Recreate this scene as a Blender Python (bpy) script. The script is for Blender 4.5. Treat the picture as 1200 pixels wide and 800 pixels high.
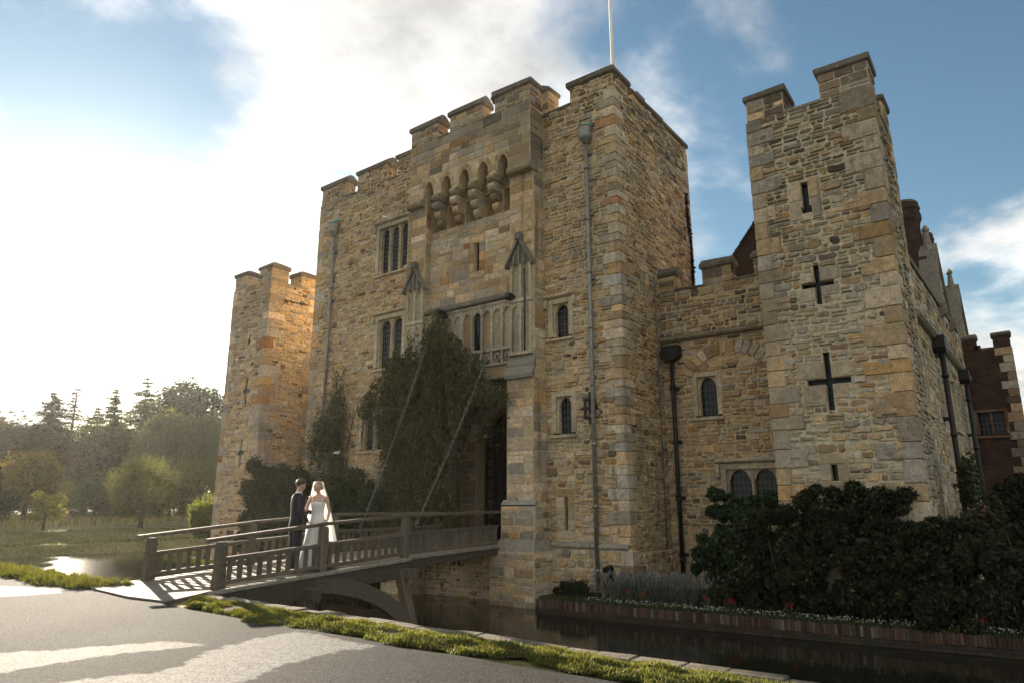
import bpy, bmesh, math, random
import numpy as np
from mathutils import Vector, Matrix, noise
rad = math.radians
scene = bpy.context.scene
for o in list(bpy.data.objects): bpy.data.objects.remove(o)
COL = scene.collection

# ---------------------------------------------------------------- camera
cam_data = bpy.data.cameras.new("camera"); cam = bpy.data.objects.new("camera", cam_data); COL.objects.link(cam)
cam.location = (0, 0, 1.65); cam.rotation_euler = (rad(90 + 13.36), 0, rad(36.8))
cam_data.sensor_width = 36; cam_data.lens = 24; cam_data.clip_start = .05; cam_data.clip_end = 6000
scene.camera = cam
# ---------------------------------------------------------------- light: low sun behind the castle on the left
SUN_AZ, SUN_EL = rad(159), rad(12.5)
SUN = Vector((math.cos(SUN_AZ) * math.cos(SUN_EL), math.sin(SUN_AZ) * math.cos(SUN_EL), math.sin(SUN_EL)))
world = bpy.data.worlds.new("World"); scene.world = world; world.use_nodes = True
W = world.node_tree; W.nodes.clear()
def wn(t, **k):
    n = W.nodes.new(t)
    for a, b in k.items():
        if a.startswith('i_'):
            key = a[2:]; n.inputs[int(key) if key.isdigit() else key].default_value = b
        else: setattr(n, a, b)
    return n
def wl(a, b): W.links.new(a, b)
def wmath(op, a, b=None, clamp=False):
    n = wn('ShaderNodeMath', operation=op); n.use_clamp = clamp
    for i, x in enumerate((a, b)):
        if x is None: continue
        if isinstance(x, (int, float)): n.inputs[i].default_value = x
        else: wl(x, n.inputs[i])
    return n.outputs[0]
sky = wn('ShaderNodeTexSky', sky_type='NISHITA'); sky.sun_disc = False
sky.sun_elevation = SUN_EL; sky.sun_rotation = math.atan2(SUN.x, SUN.y); sky.air_density = 1.0; sky.dust_density = .35; sky.ozone_density = 1.6
tc = wn('ShaderNodeTexCoord'); sep = wn('ShaderNodeSeparateXYZ'); wl(tc.outputs['Generated'], sep.inputs[0])
zz = wmath('ADD', wmath('MAXIMUM', sep.outputs[2], 0.0), .22)
px, py = wmath('DIVIDE', sep.outputs[0], zz), wmath('DIVIDE', sep.outputs[1], zz)
comb = wn('ShaderNodeCombineXYZ'); wl(px, comb.inputs[0]); wl(py, comb.inputs[1])
cmap = wn('ShaderNodeMapping'); cmap.inputs['Location'].default_value = (92.80, 71.35, 1.3); wl(comb.outputs[0], cmap.inputs[0])
n1 = wn('ShaderNodeTexNoise', i_Scale=1.05, i_Detail=9.0, i_Roughness=.56, i_Distortion=.25); wl(cmap.outputs[0], n1.inputs['Vector'])
n2 = wn('ShaderNodeTexNoise', i_Scale=2.9, i_Detail=8.0, i_Roughness=.6); wl(cmap.outputs[0], n2.inputs['Vector'])
dot = wn('ShaderNodeVectorMath', operation='DOT_PRODUCT'); wl(tc.outputs['Generated'], dot.inputs[0]); dot.inputs[1].default_value = SUN
dsun = wmath('MAXIMUM', dot.outputs['Value'], 0.0)
# broken cloud: thicker towards the sun, as the hazy side of the sky
cov = wn('ShaderNodeMapRange', i_1=.437, i_2=.57, i_3=0.0, i_4=1.0, interpolation_type='SMOOTHSTEP'); wl(wmath('ADD', n1.outputs[0], wmath('MULTIPLY', wmath('POWER', dsun, 4.0), .03)), cov.inputs[0])
thick = wn('ShaderNodeMapRange', i_1=.49, i_2=.68, i_3=1.16, i_4=.56); wl(n1.outputs[0], thick.inputs[0])       # thick cores are greyer than their bright rims
cshade = wn('ShaderNodeMapRange', i_1=.3, i_2=.7, i_3=.50, i_4=1.22); wl(n2.outputs[0], cshade.inputs[0])
csun = wmath('ADD', wmath('MULTIPLY', wmath('POWER', dsun, 6.0), .15), 1.66)
cval = wmath('MULTIPLY', wmath('MULTIPLY', cshade.outputs[0], thick.outputs[0]), csun)
ccol = wn('ShaderNodeMix', data_type='RGBA', blend_type='MULTIPLY'); ccol.inputs[0].default_value = 1; ccol.inputs[6].default_value = (1.0, .975, .93, 1); wl(cval, ccol.inputs[7])
aur = wmath('ADD', wmath('MULTIPLY', wmath('POWER', dsun, 14.0), 0.15), wmath('MULTIPLY', wmath('POWER', dsun, 90.0), 1.2))
acol = wn('ShaderNodeMix', data_type='RGBA', blend_type='MULTIPLY'); acol.inputs[0].default_value = 1; acol.inputs[6].default_value = (1.0, .97, .90, 1); wl(aur, acol.inputs[7])
skyg = wn('ShaderNodeMix', data_type='RGBA', blend_type='MULTIPLY'); skyg.inputs[0].default_value = 1; wl(sky.outputs[0], skyg.inputs[6]); skyg.inputs[7].default_value = (.205, .232, .222, 1)
mixc = wn('ShaderNodeMix', data_type='RGBA'); wl(wmath('MULTIPLY', cov.outputs[0], .95), mixc.inputs[0]); wl(skyg.outputs[2], mixc.inputs[6]); wl(ccol.outputs[2], mixc.inputs[7])
addc = wn('ShaderNodeMix', data_type='RGBA', blend_type='ADD'); addc.inputs[0].default_value = 1; wl(mixc.outputs[2], addc.inputs[6]); wl(acol.outputs[2], addc.inputs[7])
bg = wn('ShaderNodeBackground', i_Strength=.1); wl(addc.outputs[2], bg.inputs[0])
wo = wn('ShaderNodeOutputWorld'); wl(bg.outputs[0], wo.inputs[0])
sun_data = bpy.data.lights.new("sun", 'SUN'); sun_data.energy = 2.4; sun_data.angle = rad(.6); sun_data.color = (1, .86, .68)
sun = bpy.data.objects.new("sun", sun_data); COL.objects.link(sun); sun.location = (-40, 15, 40)
sun.rotation_euler = SUN.to_track_quat('Z', 'Y').to_euler()
scene.view_settings.view_transform = 'Standard'; scene.view_settings.look = 'None'; scene.view_settings.gamma = 1
scene.view_settings.exposure = 2.92
scene.cycles.use_denoising = True; scene.cycles.max_bounces = 6; scene.cycles.diffuse_bounces = 3; scene.cycles.transparent_max_bounces = 8
scene.cycles.volume_bounces = 0; scene.cycles.use_fast_gi = False; scene.cycles.caustics_reflective = False; scene.cycles.caustics_refractive = False
scene.cycles.sample_clamp_indirect = 4

# ---------------------------------------------------------------- helpers
def T(o, label=None, cat=None, group=None, kind=None):
    for k, v in (('label', label), ('category', cat), ('group', group), ('kind', kind)):
        if v: o[k] = v
    return o
def empty(name, loc, label, cat, group=None):
    o = bpy.data.objects.new(name, None); COL.objects.link(o); o.location = loc; o.empty_display_size = .3
    return T(o, label, cat, group)
def origin_of(p):
    v = Vector((0, 0, 0))
    while p is not None: v += Vector(p.location); p = p.parent
    return v
def link(name, me, m, parent=None):
    o = bpy.data.objects.new(name, me); COL.objects.link(o)
    if m is not None and not me.materials: me.materials.append(m)
    if parent is not None: o.parent = parent; o.location = -origin_of(parent)
    return o
class MB:
    def __init__(s): s.v = []; s.f = []; s.c = []; s.sm = []
    def add(s, v, f, col=None, smooth=False):
        b = len(s.v); s.v += [tuple(q) for q in v]
        for q in f: s.f.append(tuple(i + b for i in q)); s.sm.append(smooth)
        s.c += [col or (.4, .35, .28)] * len(v)
        return s
    def box(s, x0, x1, y0, y1, z0, z1, col=None):
        v = [(x, y, z) for z in (z0, z1) for y in (y0, y1) for x in (x0, x1)]
        return s.add(v, [(0, 2, 3, 1), (4, 5, 7, 6), (0, 1, 5, 4), (2, 6, 7, 3), (0, 4, 6, 2), (1, 3, 7, 5)], col)
    def fbox(s, F, u0, u1, z0, z1, n0, n1, col=None):       # a box in a wall frame
        v = [F(u, z, n) for z in (z0, z1) for n in (n0, n1) for u in (u0, u1)]
        return s.add(v, [(0, 2, 3, 1), (4, 5, 7, 6), (0, 1, 5, 4), (2, 6, 7, 3), (0, 4, 6, 2), (1, 3, 7, 5)], col)
    def tube(s, pts, r, n=8, col=None, smooth=True, cap=True):
        pts = [Vector(p) for p in pts]; rs = r if isinstance(r, (list, tuple)) else [r] * len(pts)
        v = []; f = []
        for i, p in enumerate(pts):
            d = (pts[min(i + 1, len(pts) - 1)] - pts[max(i - 1, 0)]).normalized()
            a = d.orthogonal().normalized() if abs(d.z) < .9 else Vector((1, 0, 0)); a = (a - d * a.dot(d)).normalized(); b = d.cross(a)
            for k in range(n):
                t = 2 * math.pi * k / n; v.append(p + (a * math.cos(t) + b * math.sin(t)) * rs[i])
        for i in range(len(pts) - 1):
            for k in range(n):
                k2 = (k + 1) % n; f.append((i * n + k, i * n + k2, (i + 1) * n + k2, (i + 1) * n + k))
        if cap: f.append(tuple(range(n - 1, -1, -1))); f.append(tuple(range((len(pts) - 1) * n, len(pts) * n)))
        return s.add(v, f, col, smooth)
    def prism(s, poly, d0, d1, fn, col=None):               # poly of 2D points extruded; fn(a, b, d) -> 3D
        n = len(poly); v = [fn(a, b, d0) for a, b in poly] + [fn(a, b, d1) for a, b in poly]
        f = [tuple(range(n - 1, -1, -1)), tuple(range(n, 2 * n))] + [(i, (i + 1) % n, n + (i + 1) % n, n + i) for i in range(n)]
        return s.add(v, f, col)
    def cblock(s, x0, x1, y0, y1, z0, z1, b=.015, col=None, rng=None, jit=.008):   # a chamfered stone block
        v = []; idx = {}
        lo, hi = (x0, y0, z0), (x1, y1, z1)
        J = {}
        for cx in (0, 1):
            for cy in (0, 1):
                for cz in (0, 1):
                    c = (cx, cy, cz); j = [rng.uniform(-jit, jit) if rng else 0 for _ in range(3)]
                    base = [(hi if c[k] else lo)[k] + j[k] for k in range(3)]
                    for ax in range(3):
                        q = list(base)
                        for k in range(3):
                            if k != ax: q[k] += (-b if c[k] else b)
                        idx[(c, ax)] = len(v); v.append(q)
        f = []
        for ax in range(3):
            o1, o2 = [k for k in range(3) if k != ax]
            for s_ in (0, 1):
                quad = []
                for a, bb in ((0, 0), (1, 0), (1, 1), (0, 1)):
                    c = [0, 0, 0]; c[ax] = s_; c[o1] = a; c[o2] = bb; quad.append(idx[(tuple(c), ax)])
                f.append(tuple(quad))
            for a in (0, 1):
                for bb in (0, 1):
                    c0 = [0, 0, 0]; c0[o1] = a; c0[o2] = bb; c1 = list(c0); c1[ax] = 1
                    c0, c1 = tuple(c0), tuple(c1)
                    f.append((idx[(c0, o1)], idx[(c1, o1)], idx[(c1, o2)], idx[(c0, o2)]))
        for cx in (0, 1):
            for cy in (0, 1):
                for cz in (0, 1):
                    c = (cx, cy, cz); f.append(tuple(idx[(c, k)] for k in range(3)))
        return s.add(v, f, col)
    def mesh(s, name, col=True, fix=True):
        me = bpy.data.meshes.new(name); me.from_pydata(s.v, [], s.f)
        if any(s.sm): me.polygons.foreach_set('use_smooth', s.sm)
        if fix:
            bm = bmesh.new(); bm.from_mesh(me); bmesh.ops.recalc_face_normals(bm, faces=bm.faces); bm.to_mesh(me); bm.free()
        if col:
            a = me.attributes.new('Col', 'FLOAT_COLOR', 'POINT')
            arr = np.ones((len(s.v), 4), np.float32); arr[:, :3] = np.array(s.c, np.float32).reshape(-1, 3); a.data.foreach_set('color', arr.ravel())
        return me
    def build(s, name, m, parent=None, fix=True): return link(name, s.mesh(name, fix=fix), m, parent)

def frame(origin, u, n):
    o, u, n = Vector(origin), Vector(u).normalized(), Vector(n).normalized()
    def F(a, z, d): return o + u * a + n * d + Vector((0, 0, z))
    F.o, F.u, F.n = o, u, n
    return F
def front(Y): return frame((0, Y, 0), (1, 0, 0), (0, -1, 0))        # u = X, faces the road
def east(X): return frame((X, 0, 0), (0, 1, 0), (1, 0, 0))          # u = Y, faces right
def west(X): return frame((X, 0, 0), (0, 1, 0), (-1, 0, 0))

# ---------------------------------------------------------------- materials
class NT:
    def __init__(s, name):
        s.m = bpy.data.materials.new(name); s.m.use_nodes = True; s.t = s.m.node_tree; s.t.nodes.clear()
        s.out = s.t.nodes.new('ShaderNodeOutputMaterial'); s.b = s.t.nodes.new('ShaderNodeBsdfPrincipled'); s.l(s.b.outputs[0], s.out.inputs[0])
    def l(s, a, b): s.t.links.new(a, b)
    def n(s, t, **k):
        n = s.t.nodes.new(t)
        for a, b in k.items():
            if a.startswith('i_'):
                key = a[2:]; n.inputs[int(key) if key.isdigit() else key].default_value = b
            else: setattr(n, a, b)
        return n
    def pos(s, scale=(1, 1, 1)):
        g = s.n('ShaderNodeNewGeometry'); mp = s.n('ShaderNodeMapping'); mp.inputs['Scale'].default_value = scale; s.l(g.outputs['Position'], mp.inputs[0]); return mp.outputs[0]
    def noise(s, scale, detail=5, rough=.6, vec=None, dist=0):
        n = s.n('ShaderNodeTexNoise', i_Scale=scale, i_Detail=detail, i_Roughness=rough, i_Distortion=dist); s.l(vec if vec is not None else s.pos(), n.inputs['Vector']); return n.outputs[0]
    def rng(s, x, a, b, c, d, smooth=False):
        n = s.n('ShaderNodeMapRange', i_1=a, i_2=b, i_3=c, i_4=d)
        if smooth: n.interpolation_type = 'SMOOTHSTEP'
        s.l(x, n.inputs[0]); return n.outputs[0]
    def mix(s, fac, a, b, mode='MIX'):
        n = s.n('ShaderNodeMix', data_type='RGBA', blend_type=mode)
        for i, x in ((0, fac), (6, a), (7, b)):
            if isinstance(x, (int, float)): n.inputs[i].default_value = x if i == 0 else (x, x, x, 1)
            elif isinstance(x, tuple): n.inputs[i].default_value = (*x, 1)
            else: s.l(x, n.inputs[i])
        return n.outputs[2]
    def attr(s): return s.n('ShaderNodeAttribute', attribute_name='Col').outputs['Color']
    def bump(s, h, strength=.5, dist=.02, nrm=None):
        n = s.n('ShaderNodeBump', i_Strength=strength, i_Distance=dist); s.l(h, n.inputs['Height'])
        if nrm is not None: s.l(nrm, n.inputs['Normal'])
        s.l(n.outputs[0], s.b.inputs['Normal']); return n.outputs[0]
    def fin(s, col=None, rough=.85, spec=.25, metal=0):
        if col is not None:
            if isinstance(col, tuple): s.b.inputs['Base Color'].default_value = (*col, 1)
            else: s.l(col, s.b.inputs['Base Color'])
        if isinstance(rough, (int, float)): s.b.inputs['Roughness'].default_value = rough
        else: s.l(rough, s.b.inputs['Roughness'])
        s.b.inputs['Specular IOR Level'].default_value = spec; s.b.inputs['Metallic'].default_value = metal
        return s.m
def m_stone(name, lich=.35):
    k = NT(name); c = k.attr(); P = k.pos()
    a = k.noise(8, 7, .68, P); b = k.noise(34, 5, .65, P); big = k.noise(.6, 6, .62, P)
    c = k.mix(1, c, k.rng(a, .28, .72, .58, 1.42), 'MULTIPLY'); c = k.mix(1, c, k.rng(b, .3, .7, .62, 1.34), 'MULTIPLY')
    c = k.mix(k.rng(big, .5, .68, 0, lich, True), c, (.285, .25, .195))                 # lichen and weathering
    soot = k.noise(.32, 7, .68, k.pos((1, 1, .55))); c = k.mix(k.rng(soot, .48, .62, 0, .6, True), c, (.21, .185, .145))     # broad grey-brown weathering
    tint = k.noise(1.7, 5, .65, P); c = k.mix(k.rng(tint, .58, .72, 0, .28, True), c, (.45, .25, .09))   # iron staining
    streak = k.noise(1.0, 5, .62, k.pos((3.0, 3.0, .17))); c = k.mix(k.rng(streak, .55, .74, 0, .62, True), c, (.095, .078, .058))     # rain streaks
    pock = k.noise(17, 4, .7, P); c = k.mix(k.rng(pock, .62, .72, 0, .5, True), c, (.06, .048, .035))       # pits and black crust
    spots = k.noise(5, 4, .6, P); c = k.mix(k.rng(spots, .62, .72, 0, .55, True), c, (.55, .48, .37))       # pale lichen
    k.bump(k.mix(.45, a, b), .9, .035)
    return k.fin(c, .92, .12)
def m_plain(name, col, rough=.8, spec=.3, metal=0, ns=12, amt=.3, bump=.25, use_attr=False, scale=(1, 1, 1)):
    k = NT(name); P = k.pos(scale); a = k.noise(ns, 6, .62, P)
    c = k.attr() if use_attr else col
    c = k.mix(1, c, k.rng(a, .25, .75, 1 - amt, 1 + amt), 'MULTIPLY')
    if bump: k.bump(a, bump, .01)
    return k.fin(c, rough, spec, metal)
def m_leaf(name, trans=.35, rough=.55, spec=.3):
    k = NT(name); c = k.attr(); k.fin(c, rough, spec)
    tr = k.n('ShaderNodeBsdfTranslucent'); k.l(k.mix(1, c, (1.25, 1.2, .55), 'MULTIPLY'), tr.inputs[0])
    ms = k.n('ShaderNodeMixShader', i_0=trans); k.l(k.b.outputs[0], ms.inputs[1]); k.l(tr.outputs[0], ms.inputs[2]); k.l(ms.outputs[0], k.out.inputs[0])
    return k.m
M = {}
M['stone'] = m_stone('sandstone')
M['mortar'] = m_plain('mortar', (.55, .42, .25), .95, .1, ns=9, amt=.45, bump=.8)
M['mortar_grey'] = m_plain('grey_mortar', (.53, .44, .30), .95, .1, ns=9, amt=.45, bump=.8)
M['coping'] = m_stone('coping_stone', .7)
M['dressed'] = m_stone('dressed_stone', .25)
M['glass'] = NT('window_glass_or_loop_shade').fin((.010, .011, .012), .12, .22)
M['lead'] = m_plain('lead', (.16, .165, .17), .6, .4, .3, ns=20, amt=.3)
M['pipe_grey'] = m_plain('grey_pipe', (.25, .235, .21), .5, .4, .4, ns=10, amt=.45)
M['iron'] = m_plain('dark_iron', (.028, .024, .022), .6, .4, .2, ns=30, amt=.4)
M['copper'] = m_plain('verdigris_copper', (.20, .36, .32), .8, .2, ns=20, amt=.35)
M['wood'] = None
k = NT('weathered_oak'); c = k.attr(); g = k.noise(1, 6, .7, k.pos((38, 6, 38))); g2 = k.noise(5, 4, .6)
c = k.mix(1, c, k.rng(g, .3, .7, .5, 1.4), 'MULTIPLY'); c = k.mix(k.rng(g2, .52, .72, 0, .55, True), c, (.10, .105, .075)); k.bump(g, .6, .008); M['wood'] = k.fin(c, .8, .2)
k = NT('asphalt'); P = k.pos(); a = k.noise(24, 8, .9, P); v = k.n('ShaderNodeTexVoronoi', i_Scale=38.0); k.l(P, v.inputs['Vector']); big = k.noise(.45, 5, .6, P); med = k.noise(5.5, 5, .7, P)
c = k.mix(k.rng(a, .38, .64, 0, 1), (.010, .0102, .0105), (.070, .069, .067)); c = k.mix(1, c, k.rng(big, .3, .7, .75, 1.3), 'MULTIPLY'); c = k.mix(1, c, k.rng(med, .3, .7, .8, 1.2), 'MULTIPLY')
pale = k.mix(k.rng(a, .40, .60, 0, 1), (.06, .059, .057), (.34, .33, .315))                     # paler asphalt tone used inside the patches
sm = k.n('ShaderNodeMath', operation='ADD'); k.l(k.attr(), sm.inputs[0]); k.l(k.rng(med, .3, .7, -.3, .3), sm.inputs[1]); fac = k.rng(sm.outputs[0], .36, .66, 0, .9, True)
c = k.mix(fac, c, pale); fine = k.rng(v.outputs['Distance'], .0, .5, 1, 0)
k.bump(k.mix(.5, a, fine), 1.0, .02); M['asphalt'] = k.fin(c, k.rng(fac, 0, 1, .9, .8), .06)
k = NT('meadow'); P = k.pos(); a = k.noise(.35, 6, .65, P); b = k.noise(6, 5, .7, P)
c = k.mix(k.rng(a, .35, .65, 0, 1), (.10, .105, .035), (.22, .185, .085)); c = k.mix(1, c, k.rng(b, .3, .7, .6, 1.4), 'MULTIPLY'); k.bump(b, .8, .06); M['meadow'] = k.fin(c, .9, .1)
k = NT('earth_bank'); P = k.pos(); a = k.noise(1.2, 6, .65, P); b = k.noise(14, 5, .7, P)
c = k.mix(k.rng(a, .35, .65, 0, 1), (.055, .045, .028), (.045, .06, .02)); c = k.mix(1, c, k.rng(b, .3, .7, .55, 1.5), 'MULTIPLY'); k.bump(b, .9, .05); M['earth'] = k.fin(c, .95, .1)
k = NT('moat_water'); P = k.pos((1, 1, 1)); a = k.noise(1.6, 4, .6, P, .4); b = k.noise(9, 3, .6, P)
k.bump(k.mix(.3, a, b), .10, .05); M['water'] = k.fin((.012, .0125, .008), .06, .42)
k = NT('brickwork'); P = k.pos(); g = k.n('ShaderNodeNewGeometry'); s = k.n('ShaderNodeSeparateXYZ'); k.l(g.outputs['Position'], s.inputs[0])
ad = k.n('ShaderNodeMath', operation='ADD'); k.l(s.outputs[0], ad.inputs[0]); k.l(s.outputs[1], ad.inputs[1]); cb = k.n('ShaderNodeCombineXYZ'); k.l(ad.outputs[0], cb.inputs[0]); k.l(s.outputs[2], cb.inputs[1])
br = k.n('ShaderNodeTexBrick', i_Scale=1.0); k.l(cb.outputs[0], br.inputs['Vector'])
for nm, vv in (('Brick Width', .23), ('Row Height', .078), ('Mortar Size', .009), ('Mortar Smooth', .3), ('Bias', -.2)): br.inputs[nm].default_value = vv
br.inputs['Color1'].default_value = (.075, .034, .024, 1); br.inputs['Color2'].default_value = (.042, .024, .019, 1); br.inputs['Mortar'].default_value = (.085, .075, .06, 1)
a = k.noise(2.2, 5, .65, P); c = k.mix(1, br.outputs[0], k.rng(a, .3, .7, .6, 1.4), 'MULTIPLY')
iv = k.n('ShaderNodeMath', operation='SUBTRACT', i_0=1.0); k.l(br.outputs['Fac'], iv.inputs[1]); k.bump(iv.outputs[0], .8, .015); M['brick'] = k.fin(c, .9, .15)
M['brick_piece'] = m_plain('loose_brick', None, .9, .15, ns=25, amt=.35, bump=.5, use_attr=True)
M['tile'] = m_plain('clay_roof_tile', None, .9, .15, ns=14, amt=.4, bump=.5, use_attr=True)
M['leaf'] = m_leaf('leaf'); M['leaf_far'] = m_leaf('far_leaf', .45, .7, .1); M['leaf_dark'] = m_leaf('dark_leaf', .14, .6, .18); M['grass'] = m_leaf('grass_blade', .42, .6, .2)
M['petal'] = m_leaf('petal', .3, .6, .2)
M['bark'] = m_plain('bark', (.075, .058, .042), .95, .1, ns=9, amt=.45, bump=.8, scale=(1, 1, .3))
M['white'] = m_plain('white_paint', (.78, .78, .76), .45, .4, ns=15, amt=.08, bump=.05)
M['black'] = m_plain('black_paint', (.02, .02, .02), .5, .4, ns=15, amt=.2, bump=.05)

# ---------------------------------------------------------------- stones
CAMP = Vector((0, 0, 1.65))
PAL = {'tan': (0.562, 0.386, 0.215), 'ochre': (0.543, 0.324, 0.137), 'pale': (0.603, 0.47, 0.325), 'grey': (0.442, 0.366, 0.28), 'brown': (0.361, 0.235, 0.137), 'rust': (0.452, 0.221, 0.092), 'dark': (0.161, 0.117, 0.087), 'bluegrey': (0.452, 0.386, 0.316)}
ZONE = {'rubble': dict(tan=38, ochre=8, pale=33, grey=13, brown=6, rust=2, dark=3), 'ashlar': dict(tan=40, ochre=6, pale=42, grey=9, brown=2, rust=1, bluegrey=2),
        'quoin': dict(tan=30, ochre=7, pale=40, grey=18, rust=2, bluegrey=8), 'tower': dict(tan=24, ochre=4, pale=32, grey=26, brown=9, rust=1, dark=5),
        'top': dict(grey=34, brown=28, dark=16, tan=22), 'curtain': dict(tan=36, ochre=11, pale=10, grey=14, brown=22, rust=3, dark=5), 'side': dict(pale=40, tan=28, grey=24, brown=5, ochre=3, bluegrey=8),
        'plinth': dict(pale=26, grey=36, tan=16, brown=14, dark=5, ochre=3), 'parapet': dict(grey=32, brown=26, tan=22, dark=20)}
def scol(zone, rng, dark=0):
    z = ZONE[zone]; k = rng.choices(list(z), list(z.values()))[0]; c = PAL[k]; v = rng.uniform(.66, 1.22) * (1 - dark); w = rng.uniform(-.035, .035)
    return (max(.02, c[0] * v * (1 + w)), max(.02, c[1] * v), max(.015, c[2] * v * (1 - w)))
class Stones:
    """all stones of one thing; the 300 that show largest become parts of their own"""
    def __init__(s): s.items = []
    def put(s, v, f, col, area, c, n):
        d = CAMP - c; L = d.length; s.items.append((area * max(0.0, d.dot(n) / L) / (L * L), v, f, col))
    def outline(s, F, pts, proud, col, inset=.014, tilt=(0, 0)):
        cu = sum(p[0] for p in pts) / len(pts); cz = sum(p[1] for p in pts) / len(pts)
        v = [F(u, z, -.02) for u, z in pts]
        for u, z in pts:
            du, dz = cu - u, cz - z; L = math.hypot(du, dz) or 1; q = min(inset, L * .4)
            v.append(F(u + du / L * q, z + dz / L * q, proud + tilt[0] * (u - cu) + tilt[1] * (z - cz)))
        n = len(pts); f = [(i, (i + 1) % n, n + (i + 1) % n, n + i) for i in range(n)] + [tuple(range(n, 2 * n))]
        ar = abs(sum(pts[i][0] * pts[(i + 1) % n][1] - pts[(i + 1) % n][0] * pts[i][1] for i in range(n))) / 2
        s.put(v, f, col, ar, F(cu, cz, 0), F.n)
    def rect(s, F, u0, u1, z0, z1, proud, col, rng, rough=1.0):
        w, h = u1 - u0, z1 - z0
        c = [min(w, h) * rng.uniform(.05, .26) * rough for _ in range(4)]; j = lambda a: rng.uniform(-a, a) * rough
        a = min(.02, .1 * h)
        pts = [(u0 + c[0], z0 + j(a)), (u0 + w * .5, z0 + j(a)), (u1 - c[1], z0 + j(a)), (u1 + j(a * .6), z0 + c[1] + .01), (u1 + j(a * .6), z1 - c[2]), (u1 - c[2], z1 + j(a)), (u0 + w * .45, z1 + j(a)), (u0 + c[3], z1 + j(a)), (u0 + j(a * .6), z1 - c[3]), (u0 + j(a * .6), z0 + c[0])]
        s.outline(F, pts, proud, col, .012 + .01 * rough, (j(.06), j(.1)))
    def block(s, x0, x1, y0, y1, z0, z1, col, rng, n, b=.014):
        m = MB().cblock(x0, x1, y0, y1, z0, z1, b, col, rng); s.put(m.v, m.f, col, max(x1 - x0, y1 - y0) * (z1 - z0), Vector(((x0 + x1) / 2, (y0 + y1) / 2, (z0 + z1) / 2)), Vector(n))
    def finish(s, parent, limit=300, m=None):
        m = m or M['stone']; s.items.sort(key=lambda t: -t[0]); rest = MB()
        for i, (sc, v, f, col) in enumerate(s.items):
            if i < limit:
                MB().add(v, f, col).build('stone', m, parent, fix=False)
            else: rest.add(v, f, col)
        if rest.v: T(rest.build('rubble_stones', m, parent, fix=False), kind='stuff')
STY = {'rubble': (.075, .20, .13, .46, .013, .006, .052, 1.3), 'fine': (.07, .15, .13, .42, .010, .010, .034, 1.0), 'ashlar': (.22, .36, .32, .80, .007, .010, .022, .35), 'tower': (.085, .22, .15, .52, .015, .006, .054, 1.3), 'squared': (.16, .26, .25, .55, .010, .010, .03, .6)}
def masonry(S, F, u0, u1, z0, z1, holes=(), sty='rubble', zone='rubble', rng=None, dark=None, wave=.085):
    h0, h1, w0, w1, gap, p0, p1, rough = STY[sty]
    zs = [z0]
    while zs[-1] < z1 - h1 * .6: zs.append(zs[-1] + rng.uniform(h0, h1) * (1.25 if rng.random() < .12 else 1))
    zs[-1] = z1 if len(zs) > 1 else zs[-1]
    if len(zs) == 1: zs.append(z1)
    seed = rng.uniform(0, 99); n = len(zs) - 1
    def bz(i, u): return zs[i] if i in (0, n) else zs[i] + wave * rough * noise.noise(Vector((u * .8 + seed, i * 3.7, F.o.x + F.o.y)))
    for i in range(n):
        za, zb = zs[i], zs[i + 1]; hs = [h for h in holes if h[2] < zb and h[3] > za]
        cuts = sorted({u0, u1, *[min(max(h[0], u0), u1) for h in hs], *[min(max(h[1], u0), u1) for h in hs]})
        # merge runs of cells with the same vertical limits
        runs = []
        for a, b in zip(cuts, cuts[1:]):
            if b - a < .03: continue
            lo, hi = za, zb; mid = (a + b) / 2; skip = False
            for h in hs:
                if h[0] <= mid <= h[1]:
                    lo_part, hi_part = h[2] - lo, hi - h[3]
                    if lo_part <= 0.04 and hi_part <= 0.04: skip = True
                    elif lo_part > hi_part: hi = h[2]
                    else: lo = h[3]
            if skip or hi - lo < .035: continue
            if runs and runs[-1][1] == a and runs[-1][2:] == (lo, hi): runs[-1] = (runs[-1][0], b, lo, hi)
            else: runs.append((a, b, lo, hi))
        for a, b, lo, hi in runs:
            u = a; hh = hi - lo
            while u < b - .02:
                w = rng.uniform(w0, w1) * (.6 + .55 * hh / h1) * (1.6 if rng.random() < .07 else 1)
                if b - u - w < w0 * .8: w = b - u
                ua, ub = u + gap, u + w - gap; um = (ua + ub) / 2
                l = (bz(i, um) if lo == za else lo) + gap; t = (bz(i + 1, um) if hi == zb else hi) - gap
                if ub - ua > .03 and t - l > .025:
                    zn = zone(um, (l + t) / 2, rng) if callable(zone) else zone; dk = dark(um, (l + t) / 2) if dark else 0
                    if t - l > .15 and rng.random() < .28 * rough:
                        q = l + (t - l) * rng.uniform(.35, .65)
                        S.rect(F, ua, ub, l, q - gap, rng.uniform(p0, p1), scol(zn, rng, dk), rng, rough)
                        S.rect(F, ua, ub, q + gap, t, rng.uniform(p0, p1), scol(zn, rng, dk), rng, rough)
                    else: S.rect(F, ua, ub, l, t, rng.uniform(p0, p1), scol(zn, rng, dk), rng, rough)
                u += w
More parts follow.
